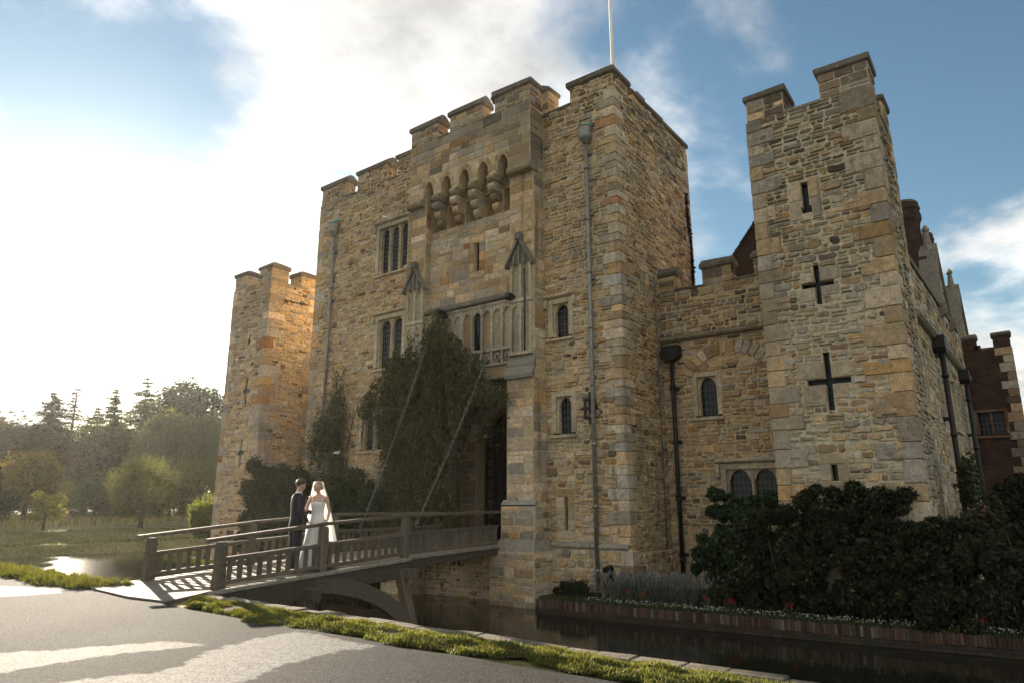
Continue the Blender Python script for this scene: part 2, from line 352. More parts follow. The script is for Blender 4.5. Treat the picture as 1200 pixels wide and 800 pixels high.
def core(mb, F, u0, u1, z0, z1, holes=(), depth=.4):
    us = sorted({u0, u1, *[x for h in holes for x in h[:2] if u0 < x < u1]}); zs = sorted({z0, z1, *[x for h in holes for x in h[2:4] if z0 < x < z1]})
    def inh(u, z): return any(h[0] < u < h[1] and h[2] < z < h[3] for h in holes)
    H = {(i, j): inh((us[i] + us[i + 1]) / 2, (zs[j] + zs[j + 1]) / 2) for i in range(len(us) - 1) for j in range(len(zs) - 1)}
    for (i, j), h in H.items():
        a, b, c, d = us[i], us[i + 1], zs[j], zs[j + 1]; n = -depth if h else 0
        mb.add([F(a, c, n), F(b, c, n), F(b, d, n), F(a, d, n)], [(0, 1, 2, 3)])
        if h:
            for (di, dj, p, q) in ((-1, 0, (a, c), (a, d)), (1, 0, (b, c), (b, d)), (0, -1, (a, c), (b, c)), (0, 1, (a, d), (b, d))):
                if not H.get((i + di, j + dj), False):
                    mb.add([F(*p, 0), F(*q, 0), F(*q, -depth), F(*p, -depth)], [(0, 1, 2, 3)])
def quoins(S, x, y, sx, sy, z0, z1, rng, zone='quoin', l=(.30, .55), hgt=(.24, .42), p=.045, dark=None):
    """corner stones at (x, y); the wall body lies towards sx, sy"""
    z = z0; alt = rng.random() < .5
    while z < z1 - .1:
        h = min(rng.uniform(*hgt), z1 - z)
        if z1 - z - h < .15: h = z1 - z
        a = rng.uniform(l[1] * .9, l[1] * 1.25) if alt else rng.uniform(l[0] * .9, l[0] * 1.2); b = rng.uniform(l[0] * .9, l[0] * 1.2) if alt else rng.uniform(l[1] * .9, l[1] * 1.25); alt = not alt
        xa, xb = sorted((x - sx * p, x + sx * a)); ya, yb = sorted((y - sy * p, y + sy * b))
        S.block(xa, xb, ya, yb, z + .008, z + h - .008, scol(zone, rng, dark(0, z) if dark else 0), rng, (0, -1, 0)); z += h
def coping(name, parent, x0, x1, y0, y1, z, h=.30, o=.09, rng=None, ridge='x', col=None, mat=None):
    """saddle-backed weathered coping over a merlon: an overhanging slab that slopes to a ridge"""
    e = h * .42; mb = MB(); c = col or (.15, .132, .105)
    X0, X1, Y0, Y1 = x0 - o, x1 + o, y0 - o, y1 + o
    if ridge == 'x': ym = (Y0 + Y1) / 2; a = .10; top = [(X0 + a * .3, ym - .08), (X1 - a * .3, ym - .08), (X1 - a * .3, ym + .08), (X0 + a * .3, ym + .08)]
    elif ridge == 'y': xm = (X0 + X1) / 2; a = .10; top = [(xm - .08, Y0 + a * .3), (xm + .08, Y0 + a * .3), (xm + .08, Y1 - a * .3), (xm - .08, Y1 - a * .3)]
    else: q = min(X1 - X0, Y1 - Y0) * .33; top = [(X0 + q, Y0 + q), (X1 - q, Y0 + q), (X1 - q, Y1 - q), (X0 + q, Y1 - q)]
    bot = [(X0, Y0), (X1, Y0), (X1, Y1), (X0, Y1)]
    jz = lambda: (rng.uniform(-.025, .025) if rng else 0)
    v = [(x, y, z - .05 + jz() * .4) for x, y in [(x0 - .01, y0 - .01), (x1 + .01, y0 - .01), (x1 + .01, y1 + .01), (x0 - .01, y1 + .01)]] + [(x, y, z + jz()) for x, y in bot] + [(x + jz(), y + jz(), z + e + jz()) for x, y in bot] + [(x + jz(), y, z + h + jz()) for x, y in top]
    f = [(3, 2, 1, 0), (12, 13, 14, 15)]
    for L in range(3): f += [(L * 4 + i, L * 4 + (i + 1) % 4, L * 4 + 4 + (i + 1) % 4, L * 4 + 4 + i) for i in range(4)]
    mb.add(v, f, c)
    me = mb.mesh(name); bm = bmesh.new(); bm.from_mesh(me)
    bmesh.ops.bevel(bm, geom=[e_ for e_ in bm.edges], offset=.018, segments=1, affect='EDGES'); bm.to_mesh(me); bm.free()
    return link(name, me, mat or M['coping'], parent)
def arch_pts(w, rise, n=10, pointed=True):
    """half-width w/2 either side of 0, springing at 0, apex at rise"""
    out = []
    for i in range(n + 1):
        t = -1 + 2 * i / n
        z = rise * (1 - abs(t) ** 1.9) ** .62 if pointed else rise * math.sqrt(max(0, 1 - t * t))
        out.append((t * w / 2, z))
    return out
def arch_plate(mb, F, uc, w, zs, rise, ztop, n0, n1, W=None, col=None, pointed=True):
    """fills between an arch and a flat top; W wider than w adds shoulders"""
    W = W or w; pts = arch_pts(w, rise, 10, pointed); P = [(uc + u, zs + z) for u, z in pts]
    for (a, za), (b, zb) in zip(P, P[1:]):
        v = [F(a, za, n1), F(b, zb, n1), F(b, ztop, n1), F(a, ztop, n1), F(a, za, n0), F(b, zb, n0), F(b, ztop, n0), F(a, ztop, n0)]
        mb.add(v, [(0, 1, 2, 3), (4, 7, 6, 5), (0, 4, 5, 1), (3, 2, 6, 7)], col)
    if W > w:
        for s_ in (-1, 1):
            a, b = sorted((uc + s_ * w / 2, uc + s_ * W / 2)); mb.fbox(F, a, b, zs, ztop, n0, n1, col)
DC = (.58, .47, .32)
def window(parent, F, uc, z0, w, h, n=1, hood=True, sur=.17, rise=.30, bars=True, col=DC, drop=.3, mull=.11, flat=False, mats=None, gb=(.13, .21)):
    """a stone mullioned window; returns the wall opening it fills"""
    u0, u1, z1 = uc - w / 2, uc + w / 2, z0 + h; fm = mats or M['dressed']
    fr = MB()
    fr.fbox(F, u0 - sur, u0, z0 - .002, z1, -.34, .03, col); fr.fbox(F, u1, u1 + sur, z0 - .002, z1, -.34, .03, col)
    fr.fbox(F, u0 - sur, u1 + sur, z1, z1 + sur, -.34, .032, col)
    for s_ in (0, 1):                                                # splayed inner order
        a = u0 if s_ == 0 else u1 - .05; fr.fbox(F, a, a + .05, z0, z1, -.33, -.07, col)
    W_ = fr.build('window', fm, parent)
    sl = MB().prism([(-.30, z0 - .16), (.10, z0 - .16), (.10, z0 - .09), (-.30, z0 - .004)], u0 - sur - .03, u1 + sur + .03, lambda a, b, d: F(d, b, a), col); sl.build('sill', fm, W_)
    lw = (w - .1 - mull * (n - 1)) / n
    for i in range(n):
        c = u0 + .05 + lw / 2 + i * (lw + mull)
        if not flat:
            hp = MB(); arch_plate(hp, F, c, lw, z1 - rise - .02, rise, z1 - .001, -.22, -.10, None, col); hp.build('arched_head', fm, W_)
        p = MB(); p.add([F(c - lw / 2 - .02, z0, -.245), F(c + lw / 2 + .02, z0, -.245), F(c + lw / 2 + .02, z1, -.245), F(c - lw / 2 - .02, z1, -.245)], [(0, 1, 2, 3)]); p.build('pane_or_loop_shade', M['glass'], W_)
        if bars:
            g = MB(); nu = max(2, round(lw / gb[0])); nz = max(2, round(h / gb[1]))
            for q in range(1, nu): x = c - lw / 2 + lw * q / nu; g.fbox(F, x - .007, x + .007, z0, z1, -.238, -.226)
            for q in range(1, nz): z = z0 + h * q / nz; g.fbox(F, c - lw / 2, c + lw / 2, z - .009, z + .009, -.225, -.212)
            g.build('leaded_bars', M['lead'], W_)
        if i < n - 1:
            x = c + lw / 2; mm = MB().prism([(x, -.26), (x + mull, -.26), (x + mull, -.12), (x + mull * .7, -.05), (x + mull * .3, -.05), (x, -.12)], z0, z1, lambda a, b, d: F(a, d, b), col); mm.build('mullion', fm, W_)
    if hood:
        hm = MB(); zt = z1 + sur
        prof = [(-.02, 0), (.10, .03), (.15, .07), (.15, .12), (-.02, .20)]
        hm.prism(prof, u0 - sur - .12, u1 + sur + .12, lambda a, b, d: F(d, zt + b, a), col)
        for s_ in (-1, 1):
            a, b = sorted((uc + s_ * (w / 2 + sur + .02), uc + s_ * (w / 2 + sur + .13))); hm.fbox(F, a, b, zt - drop, zt - .002, -.02, .12, col)
        hm.build('hood_mould', M['coping'], W_)
    return (u0 - sur, u1 + sur, z0 - .16, z1 + sur)
def downpipe(parent, F, u, z0, z1, r=.065, mat=None, hopper='round', br=2.2, off=.16, rng=None):
    mat = mat or M['pipe_grey']
    p = MB().tube([F(u, z0, off), F(u, z1, off)], r, 10); z = z0 + .5
    while z < z1 - .4: p.tube([F(u, z, off), F(u, z + .10, off)], r * 1.3, 10); z += 1.83
    P = p.build('downpipe', mat, parent)
    if hopper:
        hp = MB()
        if hopper == 'round':
            hp.tube([F(u, z1 - .02, off + .02), F(u, z1 + .16, off + .05), F(u, z1 + .20, off + .05), F(u, z1 + .52, off + .05), F(u, z1 + .56, off + .05)], [r * 1.1, .21, .23, .23, .26], 12, smooth=False)
        else:
            hp.prism([(-.30, .30), (.30, .30), (.30, .02), (.10, -.12), (-.10, -.12), (-.30, .02)], 0, .36, lambda a, b, d: F(u + a, z1 + .1 + b, d))
            for q in (-.24, -.08, .08, .24): hp.fbox(F, u + q - .05, u + q + .05, z1 + .40, z1 + .48, .0, .36)
        hp.build('hopper', mat, P)
    z = z0 + .7
    while z < z1:
        MB().fbox(F, u - .15, u + .15, z - .05, z + .05, -.01, off * .65).build('bracket', mat, P); z += br
    return P
def slit_frame(S, F, uc, z0, z1, w, rng, zone='ashlar'):
    """dressed blocks round a narrow loop; returns the rectangle they fill"""
    a, b = rng.uniform(.24, .36), rng.uniform(.24, .36); n = max(1, round((z1 - z0) / .36)); h = (z1 - z0) / n
    S.rect(F, uc - a, uc + b, z0 - .24, z0 - .008, .03, scol(zone, rng), rng, .25); S.rect(F, uc - a, uc + b, z1 + .008, z1 + .26, .03, scol(zone, rng), rng, .25)
    for i in range(n):
        S.rect(F, uc - a, uc - w / 2 - .004, z0 + i * h + .006, z0 + i * h + h - .006, .03, scol(zone, rng), rng, .2); S.rect(F, uc + w / 2 + .004, uc + b, z0 + i * h + .006, z0 + i * h + h - .006, .03, scol(zone, rng), rng, .2)
    return (uc - a, uc + b, z0 - .25, z1 + .27)
def cross_loop(S, F, uc, zc, hh, hw, t, rng, zone='ashlar', pad=.22):
    """a cross-shaped arrow loop: returns the wall openings and the dressed stones round it"""
    cc = scol('quoin', rng); rects = []
    for sx in (-1, 1):
        for sz in (-1, 1):
            L, H_ = hw * rng.uniform(.6, 1.15) + pad * .3, hh * rng.uniform(.45, .75)
            a, b = sorted((uc + sx * (t / 2 + .004), uc + sx * (t / 2 + L))); c, d = sorted((zc + sz * (t / 2 + .004), zc + sz * (t / 2 + H_)))
            kk = rng.uniform(.88, 1.08); S.rect(F, a, b, c, d, .026, tuple(q * kk for q in cc), rng, .3); rects.append((a - .01, b + .01, c - .01, d + .01))
    cuts = [(uc - t / 2, uc + t / 2, zc - hh, zc + hh), (uc - hw, uc + hw, zc - t / 2, zc + t / 2)]
    return cuts, rects + [(q[0] - .01, q[1] + .01, q[2] - .01, q[3] + .01) for q in cuts]
def loop_shade(parent, F, rects, d=-.16):
    """dark sheets in unglazed loops, standing in for the shade inside"""
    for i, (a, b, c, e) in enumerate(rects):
        q = d - .004 * i; MB().add([F(a - .01, c - .01, q), F(b + .01, c - .01, q), F(b + .01, e + .01, q), F(a - .01, e + .01, q)], [(0, 1, 2, 3)]).build('pane_or_loop_shade', M['glass'], parent)  # black of the shared window glass paints the loop's inner shade
def iron_cross(name, parent, F, uc, zc, mat):
    mb = MB()
    for a in (-.17, 0, .17): mb.fbox(F, uc + a - .042, uc + a + .042, zc - (.50 if a == 0 else .30), zc + (.50 if a == 0 else .30), .02, .06)
    for b in (-.28, 0, .28): mb.fbox(F, uc - (.30 if b == 0 else .22), uc + (.30 if b == 0 else .22), zc + b - .042, zc + b + .042, .061, .09)
    return mb.build(name, mat, parent)
# ================================================================ the castle
def merlon(S, mb, parent, x0, x1, y0, y1, z0, z1, rng, zone='top', sty='squared', ridge='x', ch=.38, o=.09, faces='fe', cop=True):
    mb.box(x0, x1, y0, y1, z0 - .02, z1)
    if 'f' in faces: masonry(S, front(y0), x0, x1, z0, z1, (), sty, zone, rng)
    if 'e' in faces: masonry(S, east(x1), y0, y1, z0, z1, (), sty, zone, rng)
    if cop: coping('coping', parent, x0, x1, y0, y1, z1, ch, o, rng, ridge)
def sill_coping(parent, x0, x1, y0, y1, z, rng): coping('crenel_sill', parent, x0 + .03, x1 - .03, y0, y1, z, .11, .05, rng, 'x' if x1 - x0 > y1 - y0 else 'y')
rg = random.Random(11)
XW, XE, YW, YC = -24.8, -9.5, 18.35, 17.57
gate = empty('gatehouse', (-15.4, 20, -.95), 'tall tan stone gatehouse with battlements, machicolations and an ivy-hung gateway', 'gatehouse')
S = Stones(); CB = MB(); FE0 = east(XE)
FM, FC, FP, FR = front(YW), front(YC), front(17.72), front(18.0)
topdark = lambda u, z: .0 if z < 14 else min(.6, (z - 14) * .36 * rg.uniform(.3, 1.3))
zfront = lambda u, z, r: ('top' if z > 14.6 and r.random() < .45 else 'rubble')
# --- left part of the front
hl = [window(gate, FM, -19.86, 10.95, 1.72, 2.0, 3), window(gate, FM, -19.85, 6.98, 1.42, 1.95, 2), window(gate, FM, -20.6, 3.75, 1.2, 1.4, 2)]
core(CB, FM, XW, -18.2, -2, 15.12, [(h[0] + .03, h[1] - .03, h[2] + .03, h[3] - .03) for h in hl])
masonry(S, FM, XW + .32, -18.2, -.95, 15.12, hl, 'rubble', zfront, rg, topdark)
quoins(S, XW, YW, 1, 1, -.95, 15.12, rg)
for a, b in ((XW, -23.15), (-22.33, -20.4), (-19.79, -18.2)):
    merlon(S, CB, gate, a, b, YW, YW + .55, 15.12, 15.93, rg, 'parapet', 'rubble')
for a, b in ((-23.15, -22.33), (-20.4, -19.79)): sill_coping(gate, a, b, YW, YW + .5, 15.13, rg)
# --- right part of the front
hr = [window(gate, FM, -11.72, 7.0, .62, 1.1, 1), window(gate, FM, -11.66, 3.85, .58, 1.15, 1, hood=False)]
hs = slit_frame(S, FM, -11.64, .86, 1.86, .13, rg)
core(CB, FM, -12.35, XE, -2, 15.25, [(h[0] + .03, h[1] - .03, h[2] + .03, h[3] - .03) for h in hr] + [(-11.705, -11.575, .86, 1.86)], .55)
loop_shade(gate, FM, [(-11.705, -11.575, .86, 1.86)]); loop_shade(gate, FE0, [(20.02, 20.18, 8.75, 9.2)])
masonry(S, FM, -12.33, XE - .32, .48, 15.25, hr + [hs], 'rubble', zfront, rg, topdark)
quoins(S, XE, YW, -1, 1, .46, 15.25, rg, l=(.32, .58), hgt=(.22, .40))
merlon(S, CB, gate, -11.18, XE, YW, 19.45, 15.25, 15.88, rg, zfront, 'rubble', 'hip', .46, .11)
sill_coping(gate, -12.33, -11.18, YW, YW + .5, 15.26, rg)
# plinth with a rounded offset
FPL = front(YW - .12)
core(CB, FPL, -12.35, XE + .12, -2, .40); core(CB, east(XE + .12), YW - .12, 24.5, -2, .30)
masonry(S, FPL, -12.1, XE - .2, -.98, .34, (), 'rubble', 'plinth', rg); masonry(S, east(XE + .12), YW + .3, 24.4, -.98, .25, (), 'rubble', 'plinth', rg); quoins(S, XE + .12, YW - .12, -1, 1, -1.0, .36, rg, 'plinth', (.36, .7))
MB().prism([(-.02, .36), (.17, .36), (.20, .42), (.15, .50), (-.02, .56)], -12.1, XE + .02, lambda a, b, d: FM(d, b, a), (.30, .27, .21)).build('plinth_moulding', M['dressed'], gate)
# --- east flank
FE = east(XE)
hse = slit_frame(S, FE, 20.1, 8.75, 9.2, .16, rg)
core(CB, FE, YW, 24.5, .3, 15.5, [(20.02, 20.18, 8.75, 9.2)], .5)
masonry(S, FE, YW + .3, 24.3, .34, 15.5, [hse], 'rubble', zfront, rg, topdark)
quoins(S, XE, 24.5, -1, -1, .3, 15.5, rg)
CB.box(XE - .55, XE, 19.75, 24.5, 15.48, 15.78); masonry(S, FE, 19.75, 24.5, 15.5, 15.78, (), 'rubble', 'top', rg)
coping('coping', gate, XE - .55, XE, 19.75, 22.1, 15.78, .34, .1, rg, 'y'); coping('coping', gate, XE - .55, XE, 22.12, 24.5, 15.76, .32, .1, rg, 'y')
MB().box(XE - .5, XE - .06, 20.35, 21.0, 16.0, 16.22, (.18, .165, .13)).build('coping', M['coping'], gate)
CB.box(XW, XE, YW + .3, 24.5, 14.4, 14.7); CB.add([(XW, YW, -2), (XW, 24.5, -2), (XW, 24.5, 15.4), (XW, YW, 15.4)], [(0, 1, 2, 3)]); CB.add([(XW, 24.5, -2), (XE, 24.5, -2), (XE, 24.5, 15.4), (XW, 24.5, 15.4)], [(0, 1, 2, 3)])
merlon(S, CB, gate, XW, XW + 2, 24.0, 24.5, 15.12, 15.93, rg, faces=''); merlon(S, CB, gate, -16, -14, 24.0, 24.5, 15.12, 15.93, rg, faces='')
# --- central projection: piers, recess, parapet
XL, XRt, RL, RR = -18.2, -12.35, -17.4, -13.35
for a, b in ((XL, RL), (RR, XRt)):
    core(CB, FP, a, b, 6.0, 13.1); masonry(S, FP, a + .02, b - .02, 10.3, 12.9, (), 'ashlar', 'ashlar', rg)
    masonry(S, FP, a + .02, b - .02, 6.4, 10.3, [(a + .05, b - .05, 6.5, 10.2)], 'ashlar', 'ashlar', rg)
core(CB, east(XRt), 17.72, YW, 5.6, 13.1); masonry(S, east(XRt), 17.74, YW, 6.3, 13.0, (), 'ashlar', 'ashlar', rg)
core(CB, east(XRt), YC, YW + .4, 13.1, 16.0); masonry(S, east(XRt), YC, YW, 13.1, 15.75, (), 'ashlar', 'parapet', rg)
core(CB, east(RL), 17.72, 18.0, 6.0, 13.1); masonry(S, east(RL), 17.72, 18.0, 8.6, 12.9, (), 'ashlar', 'ashlar', rg)
core(CB, west(XL), YC, YW, -2, 15.6)
hc = slit_frame(S, FR, -15.05, 9.8, 10.9, .22, rg)
CH = [(-17.175 + i * .9 - .27, -17.175 + i * .9 + .27, 11.8, 12.74) for i in range(5)]
core(CB, FR, RL, RR, 5.9, 12.75, [(-15.16, -14.94, 9.8, 10.9)] + CH, .6); loop_shade(gate, FR, [(-15.16, -14.94, 9.8, 10.9)])
CB.fbox(front(18.75), RL, RR, 12.6, 14.4, -.1, 0); CB.box(RL, RR, 18.0, 18.75, 12.70, 12.75)
masonry(S, FR, RL, RR, 8.72, 12.72, [hc] + CH, 'ashlar', lambda u, z, r: 'ashlar', rg)
# parapet over the machicolation: five arched drop-slots between corbels
hw = .225; pitch = .9; cents = [-17.175 + i * pitch for i in range(5)]
for c in cents: arch_plate(CB, FC, c, .56, 13.12, .66, 14.0, -.42, 0, .9, pointed=False)
CB.fbox(FC, XL, cents[0] - .45, 13.1, 14.0, -.42, 0); CB.fbox(FC, cents[-1] + .45, XRt, 13.1, 14.0, -.42, 0)
CB.fbox(FC, XL, XRt, 14.0, 15.5, -.45, -.001); CB.box(XL, XRt, YC + .45, 24, 14.3, 14.6)
masonry(S, FC, XL + .02, XRt - .02, 14.02, 15.5, (), 'ashlar', lambda u, z, r: 'parapet' if r.random() < .6 else 'ashlar', rg, topdark)
for a, b in ((XL + .02, cents[0] - .3), (cents[-1] + .3, XRt - .02)): masonry(S, FC, a, b, 13.14, 14.0, (), 'ashlar', 'ashlar', rg)
for c in cents:                                              # voussoir ring of each slot
    for q in range(6):
        t0, t1 = math.pi * q / 6 + .04, math.pi * (q + 1) / 6 - .04
        ring = [(c + math.cos(t) * r1 * 1.0, 13.26 + math.sin(t) * r2) for t, r1, r2 in ((t0, .295, .55), ((t0 + t1) / 2, .295, .55), (t1, .295, .55), (t1, .44, .72), ((t0 + t1) / 2, .44, .72), (t0, .44, .72))]
        S.outline(FC, ring, .022, scol('ashlar', rg), .008)
for a, b in ((XL, -16.75), (-16.13, -14.55), (-13.93, XRt)):
    merlon(S, CB, gate, a, b, YC, YC + .55 if b < -13 else YW - .1, 15.5, 16.2, rg, 'parapet', 'squared', 'x' if b < -13 else 'hip', .42, .09)
for a, b in ((-16.75, -16.13), (-14.55, -13.93)): sill_coping(gate, a, b, YC, YC + .5, 15.51, rg)
merlon(S, CB, gate, -12.75, -12.1, YW + .05, YW + .7, 15.25, 16.25, rg, 'parapet', 'squared', 'y', .25, .06)
# roll string and corbels
prof = [(-.4, 12.86), (.04, 12.86), (.11, 12.90), (.15, 12.98), (.13, 13.07), (.05, 13.13), (-.4, 13.13)]
for a, b in ((XL - .03, cents[0] - .28), (cents[-1] + .28, XRt + .05)): MB().prism(prof, a, b, lambda p, q, d: FC(d, q, p), (.35, .27, .16)).build('string_course', M['dressed'], gate)
for i in range(4):
    c = (cents[i] + cents[i + 1]) / 2
    K = MB().prism(prof, c - .168, c + .168, lambda p, q, d: FC(d, q, p), (.36, .27, .15)).build('corbel', M['dressed'], gate)
    for q, (zc_, nn) in enumerate(((12.66, .02), (12.33, -.13), (12.0, -.27))):
        w_ = .155 - q * .008
        MB().prism([(-.45, zc_ + .165), (nn, zc_ + .165), (nn + .08, zc_ + .10), (nn + .10, zc_), (nn + .05, zc_ - .10), (nn - .06, zc_ - .165), (-.45, zc_ - .165)], c - w_, c + w_, lambda p, q_, d: FC(d, q_, p), scol('ashlar', rg)).build('corbel_stone', M['dressed'], K)
# niches with gabled hoods on both piers
def niche(uc):
    g = MB(); c1 = (.56, .47, .33)
    for du in (-.42, -.03, .36): g.fbox(FP, uc + du, uc + du + .07, 6.45, 9.55, -.02, .10, c1)
    g.fbox(FP, uc - .48, uc + .48, 8.18, 8.30, -.02, .13, c1); g.fbox(FP, uc - .48, uc + .48, 6.40, 6.52, -.02, .12, c1)
    for s_ in (-1, 1):
        arch_plate(g, FP, uc + s_ * .2, .31, 7.82, .24, 8.18, -.01, .07, None, c1); arch_plate(g, FP, uc + s_ * .2, .31, 9.3, .22, 9.6, -.01, .07, None, c1)
    N = g.build('niche', M['dressed'], gate)
    for s_ in (-1, 1):
        MB().fbox(FP, uc + s_ * .2 - .155, uc + s_ * .2 + .155, 6.53, 8.12, -.015, .02, (.42, .36, .26)).build('panel', M['dressed'], N); MB().fbox(FP, uc + s_ * .2 - .155, uc + s_ * .2 + .155, 8.31, 9.5, -.015, .02, (.40, .33, .23)).build('panel', M['dressed'], N)
    h = MB()
    for s_ in (-1, 1):
        poly = [(uc + s_ * .56, 9.42), (uc + s_ * .58, 9.54), (uc, 10.50), (uc, 10.34)]; h.prism(poly, -.02, .22, lambda a, b, d: FP(a, b, d), (.20, .18, .145))
    h.prism([(uc - .5, 9.52), (uc + .5, 9.52), (uc, 10.34)], -.01, .10, lambda a, b, d: FP(a, b, d), (.22, .20, .16)); h.fbox(FP, uc - .10, uc + .10, 10.35, 10.6, .0, .28, (.19, .17, .14))
    for s_ in (-.22, 0, .22): h.fbox(FP, uc + s_ - .025, uc + s_ + .025, 9.5, 10.15 - abs(s_) * 1.5, .101, .18, (.25, .22, .17))
    h.build('gabled_hood', M['coping'], N)
niche(-12.85); niche(-17.8)
# blind tracery band above the gate, one light open
tb = MB(); c1 = (.60, .51, .37); n_p = 9; wpan = (RR - RL) / n_p
tb.fbox(FR, RL, RR, 8.36, 8.46, -.02, .16, c1); tb.fbox(FR, RL, RR, 6.74, 6.84, -.02, .16, c1); tb.fbox(FR, RL, RR, 6.22, 6.30, -.02, .16, c1)
for i in range(n_p + 1): x = RL + i * wpan; tb.fbox(FR, x - .035, x + .035, 6.30, 8.36, -.02, .145, c1)
for i in range(n_p): arch_plate(tb, FR, RL + (i + .5) * wpan, wpan - .06, 7.95, .26, 8.36, .02, .11, None, c1)
TB = tb.build('tracery_band', M['dressed'], gate)
MB().prism([(0, 8.48), (.28, 8.48), (.30, 8.56), (.12, 8.72), (0, 8.72)], RL, RR, lambda a, b, d: FR(d, b, a), (.17, .15, .12)).build('string_course', M['coping'], gate)
for i in range(n_p):
    x = RL + (i + .5) * wpan
    if i == 5: MB().fbox(FR, x - .19, x + .19, 6.85, 8.3, -.02, .012, (.02, .02, .02)).build('pane_or_loop_shade', M['glass'], TB)
    else: MB().fbox(FR, x - wpan / 2 + .036, x + wpan / 2 - .036, 6.84, 8.3, -.02, .03, scol('ashlar', rg)).build('panel', M['dressed'], TB)
    q = MB()
    for dx, dz in ((-.07, 0), (.07, 0), (0, .085), (0, -.085)): q.tube([FR(x + dx, 6.52 + dz, .02), FR(x + dx, 6.52 + dz, .10)], .085, 8, c1)
    q.build('quatrefoil', M['dressed'], TB)
# lintel, gate passage, inner arch
LT = MB()
for i in range(5): a = RL + (RR - RL) * i / 5; LT.fbox(FR, a + .004, a + (RR - RL) / 5 - .004, 5.78, 6.21, -.6, .10 + .01 * (i % 2), scol('ashlar', rg))
LT.build('lintel', M['dressed'], gate)
CB.fbox(FR, RL, RR, 5.78, 5.95, -6, -.02); core(CB, east(RL), 17.72, 24, -2, 6.0); core(CB, west(RR), 17.72, 24, -2, 6.0)
masonry(S, east(RL), 17.75, 20.0, .42, 5.75, (), 'ashlar', 'ashlar', rg)
FI = front(20.0); oc = -15.1
core(CB, FI, RL, oc - 1.55, .3, 5.9); core(CB, FI, oc + 1.55, RR, .3, 5.9); arch_plate(CB, FI, oc, 3.1, 3.9, 1.2, 5.9, -.5, 0); core(CB, east(oc - 1.55), 20.0, 20.5, .3, 3.95)
masonry(S, FI, RL, oc - 1.56, .42, 5.7, (), 'ashlar', 'ashlar', rg)
for q in range(12):
    t0, t1 = math.pi * q / 12 + .015, math.pi * (q + 1) / 12 - .015
    S.outline(FI, [(oc + math.cos(t) * a, 3.9 + math.sin(t) * b) for t, a, b in ((t0, 1.56, 1.22), (t1, 1.56, 1.22), (t1, 1.9, 1.58), (t0, 1.9, 1.58))], .03, scol('ashlar', rg), .01)
PC = MB()
for i in range(9): x = oc - 1.5 + i * .375; PC.box(x - .05, x + .05, 20.55, 20.63, .9, 5.2); PC.prism([(x - .05, .9), (x + .05, .9), (x, .68)], 20.56, 20.62, lambda a, b, d: (a, d, b))
for i in range(11): z = 1.1 + i * .38; PC.box(oc - 1.55, oc + 1.55, 20.631, 20.69, z - .045, z + .045)
PC.build('portcullis', M['iron'], gate)
DR = MB()
for i in range(11): a = oc - 1.6 + i * .29; DR.box(a + .004, a + .286, 21.2, 21.28, .38, 5.6, (.035, .028, .02))
D_ = DR.build('gate_door', M['wood'], gate); st = MB()
for i in range(10):
    for j in range(14): x, z = oc - 1.45 + i * .29, .7 + j * .34; st.prism([(x - .03, z), (x, z - .03), (x + .03, z), (x, z + .03)], 21.15, 21.21, lambda a, b, d: (a, d, b))
st.build('studs', M['iron'], D_)
MB().box(RL, RR, 17.6, 24, .1, .36, (.2, .18, .14)).build('gate_threshold', M['stone'], gate)
CB.box(RL, RR, 18.0, 18.4, -2.2, .12); masonry(S, FR, RL, RR, -1.7, .1, (), 'rubble', 'plinth', rg)
CB.add([(RL, 23.9, 0), (RR, 23.9, 0), (RR, 23.9, 6), (RL, 23.9, 6)], [(0, 1, 2, 3)])
# gate buttresses with weathered offsets
def buttress(a, b, side):
    CB.box(a, b, YC, 18.3, 1.6, 5.7); F0 = front(YC); masonry(S, F0, a + .02, b - .02, 1.72, 5.62, (), 'ashlar', 'quoin', rg)
    if side: masonry(S, east(b), YC + .03, YW, 1.72, 5.62, (), 'ashlar', 'quoin', rg)
    W1 = MB().prism([(-.02, 5.60), (.10, 5.60), (.12, 5.72), (-.04, 6.02), (-.05, 6.0)], a - .05, b + .05, lambda p, q, d: F0(d, q, p), (.27, .25, .20)); W1.prism([(-.15, 5.95), (-.03, 5.98), (-.02, 6.08), (-.16, 6.42)], a - .03, b + .03, lambda p, q, d: F0(d, q, p), (.25, .235, .19)); W1.build('weathered_offset', M['coping'], gate)
    # splayed base in two stages
    F1 = front(YC - .13); CB.box(a - .12, b + .12, YC - .13, 18.3, .55, 1.62); masonry(S, F1, a - .1, b + .1, .6, 1.58, (), 'squared', 'plinth', rg)
    MB().prism([(-.02, 1.58), (.13, 1.58), (.13, 1.63), (0, 1.78)], a - .13, b + .13, lambda p, q, d: F0(d, q, p), (.30, .28, .23)).build('offset', M['coping'], gate)
    F2 = front(YC - .30); CB.box(a - .42, b + .22, YC - .30, 18.3, -2.2, .25); masonry(S, F2, a - .4, b + .2, -1.4, .2, (), 'squared', 'plinth', rg)
    MB().add([F2(a - .42, .25, 0), F2(b + .22, .25, 0), F1(b + .12, .62, .01), F1(a - .12, .62, .01), F2(a - .42, .25, -.9), F1(a - .12, .62, -.8), F2(b + .22, .25, -.9), F1(b + .12, .62, -.8)], [(0, 1, 2, 3), (0, 3, 5, 4), (1, 6, 7, 2)], (.33, .29, .22)).build('splayed_offset', M['coping'], gate)
    if side:
        masonry(S, east(b + .12), YC - .1, YW - .1, .6, 1.58, (), 'squared', 'plinth', rg); masonry(S, east(b + .22), YC - .28, YW - .1, -1.3, .2, (), 'squared', 'plinth', rg)
buttress(RR, XRt + .03, True); buttress(XL, RL, False)
CB.build('wall', M['mortar'], gate); S.finish(gate)
